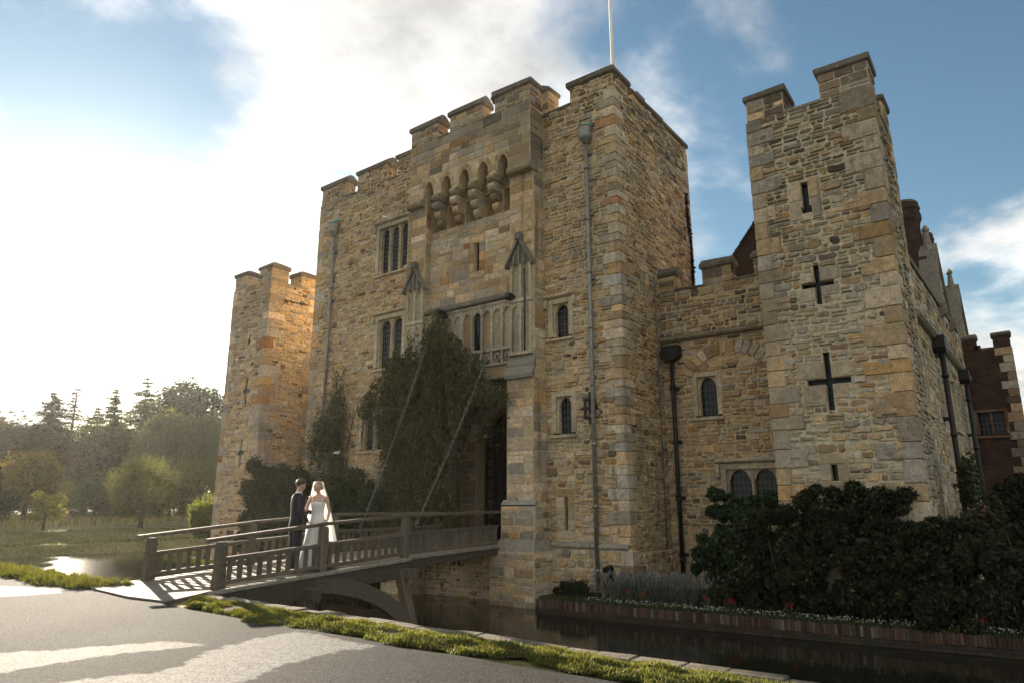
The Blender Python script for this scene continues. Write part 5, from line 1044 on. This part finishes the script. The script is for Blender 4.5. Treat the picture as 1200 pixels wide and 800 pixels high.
SG = 'shrubs along the castle walls'; DKL = (.022, .027, .012)
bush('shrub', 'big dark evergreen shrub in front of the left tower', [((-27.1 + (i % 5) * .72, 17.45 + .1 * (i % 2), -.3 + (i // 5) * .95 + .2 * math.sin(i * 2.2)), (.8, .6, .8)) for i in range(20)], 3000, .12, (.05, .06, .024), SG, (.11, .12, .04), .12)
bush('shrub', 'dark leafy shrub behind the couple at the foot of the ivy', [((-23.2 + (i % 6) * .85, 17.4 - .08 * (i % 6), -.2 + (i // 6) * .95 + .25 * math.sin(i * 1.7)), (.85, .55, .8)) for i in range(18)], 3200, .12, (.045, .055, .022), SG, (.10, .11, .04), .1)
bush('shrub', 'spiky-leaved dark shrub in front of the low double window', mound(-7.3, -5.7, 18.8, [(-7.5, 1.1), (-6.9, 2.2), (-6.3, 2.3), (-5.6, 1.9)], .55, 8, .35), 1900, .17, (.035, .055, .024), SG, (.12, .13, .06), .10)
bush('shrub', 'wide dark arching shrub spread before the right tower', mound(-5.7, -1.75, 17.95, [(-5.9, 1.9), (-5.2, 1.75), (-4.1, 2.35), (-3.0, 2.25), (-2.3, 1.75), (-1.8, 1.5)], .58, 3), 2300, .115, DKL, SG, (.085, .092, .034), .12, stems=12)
bush('shrub', 'dark shrub at the right corner of the right tower', mound(-2.0, .2, 18.35, [(-2.1, 1.3), (-1.0, 1.3), (.2, .8)], .5, 5, .3), 2000, .10, (.034, .038, .02), SG, (.09, .095, .05), .1)
bush('rose_bush', 'rose bush climbing against the pale side range', [((-1.3, 21.5, 1.0), (.4, 1.0, 1.6)), ((-1.2, 22.6, .6), (.5, 1.0, 1.5)), ((-.8, 24.0, .3), (.6, 1.4, 1.3))], 3600, .12, (.05, .062, .026), SG)
bush('shrub', 'low dark shrub at the right margin below the brick wing', mound(-.2, 3.0, 20.6, [(-.4, 1.2), (.6, 1.7), (1.6, 2.3), (3, 2.8)], .65, 6, .5) + mound(-.9, 1.0, 25.5, [(-1, 2.4), (1, 2.6)], .8, 7, .6), 1900, .12, DKL, SG)
bush('shrub', 'bright green leaves showing beyond the brick wing at the right edge', [((1.6, 42, 4.5), (1.4, 1.4, 3.0))], 3000, .3, (.12, .14, .04), SG)
# --- flower bed
def flowers(name, label, spots, col, h, grp, n_st=1, fs=.045, cat='flower', lc=(.05, .065, .03)):
    for (x, y), lb in spots:
        t = empty(name, (x, y, -.95), lb or label, cat, grp); k = 5 * n_st; a = NR.uniform(0, 6.28, k); R_ = NR.uniform(0, .1, k); tips = np.stack([x + np.cos(a) * R_, y + np.sin(a) * R_, -.95 + NR.uniform(h * .7, h, k)], 1)
        st = MB()
        for q in tips[:6]: st.tube([(x, y, -.98), tuple(q)], .006, 4)
        st.build('stem', M['bark'], t); P_ = np.repeat(tips, 6, 0) + NR.normal(size=(k * 6, 3)) * fs * .5; T(leaf_mesh('petals', P_, unit(k * 6), fs, fs * .8, cols(k * 6, col, .15), M['petal'], t), kind='stuff')
        L_ = np.array((x, y, -.9)) + NR.normal(size=(40, 3)) * np.array((.12, .08, .05)) + np.array((0, 0, h * .25)); leaf_mesh('leaves', L_, unit(40), .09, .04, cols(40, lc), M['leaf_dark'], t)
flowers('red_flower', None, [((x, y), l) for x, y, l in ((-9.2, 17.5, 'red flower in front of the lavender, left one'), (-8.7, 17.42, 'red flower in front of the lavender, right one'), (-6.9, 17.4, 'red flower between lavender and arching shrub'), (-6.2, 17.35, 'tall red flower left of the arching shrub'), (-6.35, 17.3, 'low red flower beside the tall red one'), (-4.9, 17.35, 'red flower under the arching shrub'), (-1.2, 17.7, 'red flower at the right end of the flower bed'))], (.42, .018, .015), .34, 'red flowers in the castle bed', 1, .035)
flowers('rose', None, [((-1.35, 20.9), 'pale pink rose bloom left on the rose bush'), ((-1.1, 21.9), 'pink rose bloom right on the rose bush')], (.62, .25, .28), 2.6, 'roses on the side range', 1, .07)
n = 700; x = NR.uniform(-10.2, -.5, n); y = np.interp(x, [-11.55, -9, -5, -1], [16.62, 16.72, 17.05, 17.5]) + .18 + NR.random(n) * .22
T(leaf_mesh('white_bedding_flowers', np.stack([x, y, -.93 + NR.uniform(.05, .14, n)], 1), unit(n), .036, .03, cols(n, (.6, .6, .55), .2), M['petal'], None), 'scattered tiny white bedding flowers behind the brick edging', 'flowers', kind='stuff')
def lavender(label, x, y, w, n):
    t = empty('lavender_clump', (x, y, -.95), label, 'plant', 'lavender clumps'); a = NR.normal(size=(n, 2)) * np.array((w / 2.2, .2)); b = np.stack([x + a[:, 0], y + a[:, 1], np.full(n, -.9)], 1); A = np.stack([a[:, 0] * .25 + NR.normal(size=n) * .12, a[:, 1] * .3 - .1, np.ones(n)], 1); L = NR.uniform(.4, .75, n)[:, None]
    T(leaf_mesh('stalks', b + A * L * .5, A, L[:, 0], .016, cols(n, (.12, .13, .105), .25), M['leaf_dark'], t), kind='stuff'); T(leaf_mesh('flower_spikes', b + A * L * .95, A, .14, .03, cols(n, (.22, .215, .22), .2), M['leaf_dark'], t), kind='stuff'); m_ = n * 2; Cc = np.stack([x + NR.normal(size=m_) * w / 2.2, y + NR.normal(size=m_) * .22, -.95 + NR.uniform(0, .38, m_)], 1); leaf_mesh('foliage', Cc, unit(m_) + np.array((0, 0, .8)), .16, .025, cols(m_, (.09, .11, .085), .3), M['leaf_dark'], t)
lavender('pale grey lavender clump beside the drainpipe at the gatehouse corner', -9.3, 18.0, 1.0, 420); lavender('pale lavender clump to the right of the first, before the dark wall', -8.1, 18.2, 1.0, 420); lavender('dim lavender clump at the right end of the bed', -.2, 18.5, 1.1, 300)
bush('creeper', 'low dark creeper at the foot of the gatehouse wall right of the buttress', [((-11.3, 17.9, -.85), (.7, .35, .35)), ((-10.6, 17.8, -.85), (.6, .3, .25))], 2400, .09, DKL, SG, stems=2)
bush('fern', 'small dark fern sprouting beside the foot of the drainpipe', [((-10.05, 18.1, -.3), (.2, .14, .22))], 500, .09, DKL, SG, stems=1)
rc = MB(); Cq = np.array([(-9.42, 24.2 + math.sin(z * 1.3) * .12 + NR.normal() * .08, z) for z in NR.uniform(9.5, 13.6, 420)]); tq = empty('creeper', (-9.42, 24.2, 9.0), 'thin red creeper on the far edge of the gatehouse flank', 'climbing plant'); leaf_mesh('foliage', Cq, unit(420), .11, .08, cols(420, (.05, .018, .014), .4), M['leaf_dark'], tq); MB().tube([(-9.44, 24.2 + math.sin(z * 1.3) * .12, z) for z in np.arange(.3, 13.4, .8)], .018, 5).build('stem', M['bark'], tq)
# ================================================================ people
def ell(mb, c, r, n=14, col=None):
    v = []; f = []; m = n // 2
    for i in range(m + 1):
        t = math.pi * i / m
        for j in range(n): a = 2 * math.pi * j / n; v.append((c[0] + r[0] * math.sin(t) * math.cos(a), c[1] + r[1] * math.sin(t) * math.sin(a), c[2] + r[2] * math.cos(t)))
    for i in range(m):
        for j in range(n): f.append((i * n + j, i * n + (j + 1) % n, (i + 1) * n + (j + 1) % n, (i + 1) * n + j))
    return mb.add(v, f, col, True)
def cap(mb, p0, p1, r0, r1, n=12):
    a, b = Vector(p0), Vector(p1); d = (b - a).normalized(); pts, rs = [], []
    for t in (1.0, .7, .35): pts.append(a - d * r0 * math.sin(t * math.pi / 2) * .999); rs.append(max(.0015, r0 * math.cos(t * math.pi / 2)))
    pts += [a, b]; rs += [r0, r1]
    for t in (.35, .7, 1.0): pts.append(b + d * r1 * math.sin(t * math.pi / 2) * .999); rs.append(max(.0015, r1 * math.cos(t * math.pi / 2)))
    return mb.tube(pts, rs, n)
def limb(mb, pts, rs):
    for i in range(len(pts) - 1): cap(mb, pts[i], pts[i + 1], rs[i], rs[i + 1])
def loft(mb, secs, n=24, fold=None):
    v = []
    for k, (cx, cy, z, rx, ry) in enumerate(secs):
        for j in range(n):
            a = 2 * math.pi * j / n; q = 1 + (fold(a, k / (len(secs) - 1)) if fold else 0); v.append((cx + rx * q * math.cos(a), cy + ry * q * math.sin(a), z))
    f = [tuple(range(n - 1, -1, -1)), tuple(range((len(secs) - 1) * n, len(secs) * n))] + [(i * n + j, i * n + (j + 1) % n, (i + 1) * n + (j + 1) % n, (i + 1) * n + j) for i in range(len(secs) - 1) for j in range(n)]
    return mb.add(v, f, None, True)
def fuse(name, mb, vox, m, parent, sm=4):
    """melt overlapping shapes into one continuous skin"""
    me = mb.mesh('raw', col=False); o = bpy.data.objects.new('raw', me); COL.objects.link(o)
    r = o.modifiers.new('r', 'REMESH'); r.mode = 'VOXEL'; r.voxel_size = vox; s_ = o.modifiers.new('s', 'SMOOTH'); s_.iterations = sm; s_.factor = .5
    dg = bpy.context.evaluated_depsgraph_get(); dg.update(); out = bpy.data.meshes.new_from_object(o.evaluated_get(dg)); bpy.data.objects.remove(o); out.name = name
    for p in out.polygons: p.use_smooth = True
    ob = bpy.data.objects.new(name, out); COL.objects.link(ob); out.materials.clear(); out.materials.append(m); ob.parent = parent; return ob
def lk(name, mb, m, parent, subd=0):
    me = mb.mesh(name, col=False); ob = bpy.data.objects.new(name, me); COL.objects.link(ob); me.materials.append(m); ob.parent = parent
    if subd: q = ob.modifiers.new('s', 'SUBSURF'); q.levels = q.render_levels = subd
    return ob
def cloth(name, col, rough=.8, ns=60, amt=.12, sheen=0, spec=.2):
    k = NT(name); P = k.n('ShaderNodeTexCoord').outputs['Object']; a = k.noise(ns, 4, .6, P); w = k.noise(7, 3, .5, P); c = k.mix(1, col, k.rng(a, .3, .7, 1 - amt, 1 + amt), 'MULTIPLY'); k.bump(w, .35, .02); m = k.fin(c, rough, spec); k.b.inputs['Sheen Weight'].default_value = sheen; return m
skin = NT('skin'); a_ = skin.noise(30, 4, .6, skin.n('ShaderNodeTexCoord').outputs['Object']); SKIN = skin.fin(skin.mix(skin.rng(a_, .3, .7, 0, 1), (.52, .30, .21), (.60, .37, .27)), .5, .35); skin.b.inputs['Subsurface Weight'].default_value = .08; skin.b.inputs['Subsurface Radius'].default_value = (.02, .008, .005)
SUIT = cloth('navy_suit', (.009, .0105, .017), .75, 90, .2, .15); WHITE = cloth('white_satin', (.80, .78, .75), .5, 40, .04, .2, .3); SHIRT = cloth('white_shirt', (.75, .75, .75)); SHOE = cloth('black_leather', (.012, .011, .010), .3, spec=.5)
HAIR_B = cloth('brown_hair', (.075, .038, .018), .5, 160, .45, spec=.4); HAIR_L = cloth('blonde_hair', (.36, .24, .11), .45, 160, .35, spec=.4); EYE = cloth('eye', (.03, .02, .015), .2); LIP = cloth('lips', (.40, .12, .10), .4)
def head_shapes(mb, M4):
    """skull, jaw, nose, ears, brow and lips in head space, turned by M4"""
    h = MB(); ell(h, (0, -.006, .018), (.077, .097, .108)); ell(h, (0, .022, -.045), (.056, .066, .062)); ell(h, (0, .052, -.085), (.028, .028, .022)); cap(h, (0, .086, .022), (0, .100, -.010), .008, .0125, 8); ell(h, (0, .082, .03), (.052, .016, .012)); ell(h, (0, .08, -.052), (.024, .014, .010))
    for s_ in (-1, 1): ell(h, (s_ * .079, -.008, 0), (.011, .02, .031), 10); ell(h, (s_ * .04, .06, -.02), (.028, .028, .026), 10)
    mb.add([M4 @ Vector(q) for q in h.v], h.f, None, True)
def face_bits(parent, M4, hair):
    for s_ in (-1, 1):
        e = MB(); ell(e, (0, 0, 0), (.0125, .008, .0075), 10); lk('eye', MB().add([M4 @ (Vector(q) + Vector((s_ * .032, .083, .012))) for q in e.v], e.f, None, True), EYE, parent); b = MB(); cap(b, (s_ * .018, .090, .032), (s_ * .050, .076, .034), .004, .003, 6); lk('eyebrow', MB().add([M4 @ Vector(q) for q in b.v], b.f, None, True), hair, parent)
    l = MB(); ell(l, (0, .092, -.050), (.021, .006, .0065), 10); lk('lips', MB().add([M4 @ Vector(q) for q in l.v], l.f, None, True), LIP, parent)
def hand_shapes(mb, wrist, d, side, palm, curl=.5, s=1.0):
    """palm and five unequal bent fingers; d = direction of the fingers, palm = facing of the palm, side = direction of the thumb"""
    w, d, p_, t = Vector(wrist), Vector(d).normalized(), Vector(palm).normalized(), Vector(side).normalized()
    for k_ in (-.028, -.010, .010, .026): cap(mb, w + t * k_ * .7 * s, w + d * .082 * s + t * k_ * s, .0135 * s, .0125 * s, 8)
    for k_, L in ((.030, .070), (.011, .080), (-.010, .074), (-.029, .058)):
        a = w + d * .085 * s + t * k_ * s; q = a; dirv = d.copy()
        for seg, f in enumerate((.46, .32, .24)):
            dirv = (dirv + p_ * curl * (.35 + .25 * seg)).normalized(); e = q + dirv * L * f * s; cap(mb, q, e, (.0098 - .0012 * seg) * s, (.0088 - .0012 * seg) * s, 7); q = e
    a = w + d * .022 * s + t * .030 * s; b = a + (d * .6 + t * .8 + p_ * .25).normalized() * .040 * s; c = b + (d * .9 + t * .25 + p_ * .4).normalized() * .032 * s; cap(mb, a, b, .0135 * s, .0110 * s, 8); cap(mb, b, c, .0105 * s, .0088 * s, 8)
# --- groom: stands in profile facing the bride, right hand on the railing
groom = empty('person', (-13.30, 9.74, zdeck(9.74)), 'man in a dark navy suit standing on the footbridge, one hand on the railing', 'person'); groom.rotation_euler = (0, 0, rad(-14)); groom.scale = (1.10,) * 3
HM = Matrix.Translation((0.0, .045, 1.705)) @ Matrix.Rotation(rad(4), 4, 'Z') @ Matrix.Rotation(rad(-10), 4, 'X')
b = MB(); head_shapes(b, HM); cap(b, (0, .0, 1.50), (0, .03, 1.66), .062, .055); loft(b, [(0, 0, .86, .14, .10), (0, 0, 1.0, .14, .10), (0, 0, 1.12, .13, .095), (0, .01, 1.32, .165, .11), (0, 0, 1.46, .16, .09), (0, 0, 1.52, .08, .07)])
RA = [(.185, 0, 1.46), (.265, -.05, 1.20), (.315, .10, .985)]; LA = [(-.185, 0, 1.46), (-.25, .17, 1.22), (-.22, .42, 1.16)]
for A_ in (RA, LA): limb(b, A_, (.050, .042, .030))
hand_shapes(b, (.318, .115, .975), (.15, .85, -.15), (-.9, .2, 0), (0, 0, -1), .55); hand_shapes(b, (-.218, .435, 1.158), (.15, .9, 0), (0, .1, 1), (1, 0, 0), .3)
for s_ in (-1, 1): limb(b, [(s_ * .09, 0, .90), (s_ * .10, .015, .50), (s_ * .105, -.02, .09)], (.085, .058, .042)); cap(b, (s_ * .108, -.035, .05), (s_ * .118, .15, .038), .038, .03)
fuse('body', b, .0085, SKIN, groom, 2); face_bits(groom, HM, HAIR_B)
j = MB(); loft(j, [(0, -.01, .80, .185, .135), (0, -.01, .92, .18, .132), (0, 0, 1.08, .162, .118), (0, .008, 1.22, .178, .128), (0, .008, 1.36, .196, .135), (0, 0, 1.46, .195, .115), (0, -.005, 1.52, .125, .09), (0, -.005, 1.555, .085, .075)])
for A_ in (RA, LA): limb(j, [A_[0], A_[1], tuple(Vector(A_[1]).lerp(Vector(A_[2]), .93))], (.072, .058, .044))
for s_ in (-1, 1): cap(j, (s_ * .07, .118, 1.47), (s_ * .03, .135, 1.20), .016, .010)
JK = fuse('jacket', j, .013, SUIT, groom, 3)
t = MB()
for s_ in (-1, 1): limb(t, [(s_ * .088, -.01, .90), (s_ * .10, .012, .50), (s_ * .106, -.018, .10)], (.108, .080, .068))
loft(t, [(0, -.01, .82, .17, .125), (0, -.01, .92, .165, .12), (0, 0, 1.04, .15, .11)]); fuse('trousers', t, .013, SUIT, groom, 3)
sh = MB(); loft(sh, [(0, .012, 1.49, .075, .082), (0, .012, 1.56, .068, .070), (0, .014, 1.585, .064, .064)]); loft(sh, [(0, .115, 1.24, .02, .03), (0, .112, 1.40, .055, .04), (0, .05, 1.52, .07, .05)]); fuse('shirt_collar', sh, .010, SHIRT, groom, 1)
for s_ in (-1, 1): s2 = MB(); cap(s2, (s_ * .108, -.045, .052), (s_ * .120, .17, .040), .047, .038); cap(s2, (s_ * .108, -.04, .06), (s_ * .108, -.03, .10), .046, .05); fuse('shoe', s2, .010, SHOE, groom, 2)
cf = MB(); cap(cf, tuple(Vector(RA[1]).lerp(Vector(RA[2]), .88)), tuple(Vector(RA[1]).lerp(Vector(RA[2]), .99)), .038, .037); lk('shirt_cuff', cf, SHIRT, groom)
h = MB(); ell(h, (0, -.022, .045), (.086, .102, .098), 18)
for q in range(60):
    a = q * 2.4; e = .15 + .85 * (q / 60); d = Vector((math.cos(a) * math.sqrt(1 - e * e), math.sin(a) * math.sqrt(1 - e * e), e)); p0 = Vector((d.x * .078, d.y * .092 - .02, .045 + d.z * .09)); h_ = p0 + Vector((d.x * .3, .5 if d.y > .1 else d.y * .2, .45 if d.y > 0 else -.3)).normalized() * .026; cap(h, p0, h_, .014, .005, 6)
h.v = [HM @ (Vector((q[0], q[1] if q[2] > .055 or q[1] < .012 else min(q[1], .012), max(q[2], -.035 if q[1] < -.03 else .012)))) for q in h.v]; fuse('hair', h, .008, HAIR_B, groom, 1)
# --- bride: faces the camera side, head turned to the groom, left hand on the rail
bride = empty('person', (-13.24, 10.26, zdeck(10.26)), 'woman in a long white dress and veil beside the man on the footbridge', 'person'); bride.rotation_euler = (0, 0, rad(-146)); bride.scale = (1.13,) * 3
HB = Matrix.Translation((0.03, .03, 1.615)) @ Matrix.Rotation(rad(-33), 4, 'Z') @ Matrix.Rotation(rad(6), 4, 'X') @ Matrix.Rotation(rad(5), 4, 'Y') @ Matrix.Diagonal((.95, .95, .95, 1))
b = MB(); head_shapes(b, HB); cap(b, (0, -.005, 1.44), (.02, .01, 1.55), .046, .043); loft(b, [(0, 0, .90, .15, .11), (0, 0, 1.0, .125, .095), (0, 0, 1.12, .105, .08), (0, .015, 1.27, .13, .10), (0, 0, 1.38, .145, .08), (0, -.005, 1.43, .12, .065), (0, -.005, 1.465, .06, .05)])
LA = [(-.165, -.005, 1.395), (-.225, -.03, 1.14), (-.26, .16, .975)]; RA = [(.165, -.005, 1.395), (.23, .05, 1.16), (.30, .20, 1.20)]     # her left is image right
for A_ in (LA, RA): limb(b, A_, (.042, .033, .023))
hand_shapes(b, (-.262, .17, .97), (-.1, .9, -.1), (.9, .1, 0), (0, 0, -1), .5, .9); hand_shapes(b, (.305, .21, 1.205), (.5, .8, .1), (0, -.1, 1), (.6, .4, 0), .3, .9)
for s_ in (-1, 1): limb(b, [(s_ * .08, 0, .90), (s_ * .085, .01, .50), (s_ * .09, -.01, .10)], (.08, .052, .036)); cap(b, (s_ * .09, -.02, .06), (s_ * .10, .14, .03), .032, .025)
fuse('body', b, .0085, SKIN, bride, 2); face_bits(bride, HB, HAIR_L)
fold = lambda a, t: (.055 * math.sin(a * 9 + 1.2) + .03 * math.sin(a * 15 + .4)) * max(0, 1 - t * 1.35)
d = MB(); loft(d, [(0, -.04, .012, .36, .40), (0, -.04, .10, .34, .38), (0, -.03, .35, .285, .31), (0, -.02, .62, .225, .24), (0, -.01, .84, .178, .165), (0, 0, .98, .145, .118), (0, .002, 1.08, .118, .092), (0, .008, 1.17, .125, .102), (0, .018, 1.25, .142, .118), (0, .014, 1.305, .146, .108), (0, .008, 1.325, .142, .10)], 96, fold)
DRS = lk('dress', d, WHITE, bride, 1)
for s_ in (-1, 1):
    st = MB(); pts = [(s_ * .098, .098, 1.315), (s_ * .105, .075, 1.37), (s_ * .108, .01, 1.432), (s_ * .10, -.07, 1.38), (s_ * .09, -.09, 1.30)]; st.tube(pts, .013, 8); lk('shoulder_strap', st, WHITE, DRS)
tr = MB(); n = 26; v = []
for i in range(n):
    u = i / (n - 1)
    for j_ in range(15):
        w = -1 + 2 * j_ / 14; x = .10 + .60 * u + .12 * math.sin(w * 3 + u * 4); y = -.22 - .60 * u + w * (.30 + .16 * u) * .8; z = .30 * (1 - u) ** 3 + .035 + .022 * math.sin(w * 11 + u * 3) * (1 - .5 * u) - (.028 if abs(w) > .95 or u > .97 else 0); v.append((x, y, max(.008, z)))
tr.add(v, [(i * 15 + j_, i * 15 + j_ + 1, (i + 1) * 15 + j_ + 1, (i + 1) * 15 + j_) for i in range(n - 1) for j_ in range(14)], None, True); TRN = lk('train', tr, WHITE, DRS, 1); q = TRN.modifiers.new('t', 'SOLIDIFY'); q.thickness = .006
h = MB(); ell(h, (0, -.02, .035), (.083, .098, .092), 18); ell(h, (0, -.105, -.01), (.055, .045, .05), 14)
for q in range(40):
    a = q * 2.4; e = q / 40; dd = Vector((math.cos(a) * math.sqrt(1 - e * e), math.sin(a) * math.sqrt(1 - e * e), e)); p0 = Vector((dd.x * .078, dd.y * .09 - .02, .04 + dd.z * .085)); cap(h, p0, p0.lerp(Vector((0, -.11, -.005)), .35) + Vector((dd.x, 0, dd.z)) * .008, .012, .010, 6)
h.v = [HB @ (Vector((q[0], q[1] if q[2] > .062 or q[1] < .01 else min(q[1], .01), max(q[2], -.06)))) for q in h.v]; fuse('hair', h, .008, HAIR_L, bride, 1)
k = NT('veil_tulle'); k.fin((.86, .85, .83), .7, .1); tp = k.n('ShaderNodeBsdfTransparent'); tl = k.n('ShaderNodeBsdfTranslucent'); tl.inputs[0].default_value = (.9, .89, .86, 1); m1 = k.n('ShaderNodeMixShader', i_0=.55); k.l(k.b.outputs[0], m1.inputs[1]); k.l(tl.outputs[0], m1.inputs[2]); m2 = k.n('ShaderNodeMixShader', i_0=.62); k.l(tp.outputs[0], m2.inputs[1]); k.l(m1.outputs[0], m2.inputs[2]); k.l(m2.outputs[0], k.out.inputs[0]); VEIL = k.m
ve = MB(); v = []; n = 30; mm = 49
for i in range(n):
    u = i / (n - 1)
    for j_ in range(mm):
        a = rad(-105 + 210 * j_ / (mm - 1)); R0 = .075 + .215 * u ** .6; f = 1 + (.10 * math.sin(a * 11) + .05 * math.sin(a * 19 + 1)) * u; cx, cy = .03 - .07 * u, .0 - .07 * u
        z = 1.725 - .02 * abs(math.sin(a)) - 1.18 * u if u > .06 else 1.725 - 1.18 * u * u / .06 * .8; v.append((cx - R0 * f * math.sin(a) - .03 * u, cy - R0 * f * math.cos(a) * .85, z))
ve.add(v, [(i * mm + j_, i * mm + j_ + 1, (i + 1) * mm + j_ + 1, (i + 1) * mm + j_) for i in range(n - 1) for j_ in range(mm - 1)], None, True); lk('veil', ve, VEIL, bride)
# --- white doves on the window ledges
def dove(label, p, rz_):
    t = empty('dove', p, label, 'bird', 'white doves on the castle'); t.rotation_euler = (0, 0, rz_); b = MB(); ell(b, (0, 0, .085), (.05, .10, .055)); ell(b, (0, .085, .145), (.026, .032, .028)); cap(b, (0, .06, .10), (0, .085, .14), .034, .024); cap(b, (0, .115, .143), (0, .135, .138), .007, .003, 6); cap(b, (0, -.06, .09), (0, -.19, .07), .035, .014)
    for s_ in (-1, 1): cap(b, (s_ * .02, .01, .05), (s_ * .02, .015, .005), .008, .006, 6)
    fuse('body', b, .008, M['white'], t, 2)
    for s_ in (-1, 1): w = MB(); ell(w, (s_ * .048, -.03, .095), (.012, .095, .038), 12); lk('wing', w, M['white'], t)
dove('white dove at the left end of the upper window sill', (-20.45, 18.24, 10.80), .8); dove('white dove at the right end of the upper window sill', (-18.95, 18.24, 10.80), -1.9); dove('white dove perched on the hood above the upper window', (-20.3, 18.22, 13.26), 2.2); dove('white dove among the ivy behind the bride', (-21.0, 17.0, 3.45), -1.2)
# ================================================================ the air
hz = bpy.data.materials.new('haze_air'); hz.use_nodes = True; nt = hz.node_tree; nt.nodes.clear(); o_ = nt.nodes.new('ShaderNodeOutputMaterial'); pv = nt.nodes.new('ShaderNodeVolumePrincipled')
pv.inputs['Color'].default_value = (.95, .93, .90, 1); pv.inputs['Density'].default_value = .00016; pv.inputs['Anisotropy'].default_value = .55; nt.links.new(pv.outputs[0], o_.inputs['Volume'])
haze = MB().box(-2600, 2600, -2600, 2600, -3.7, 27).build('haze', hz); haze['kind'] = 'stuff'; haze['label'] = 'thin sunlit haze over the whole scene'; haze['category'] = 'haze'
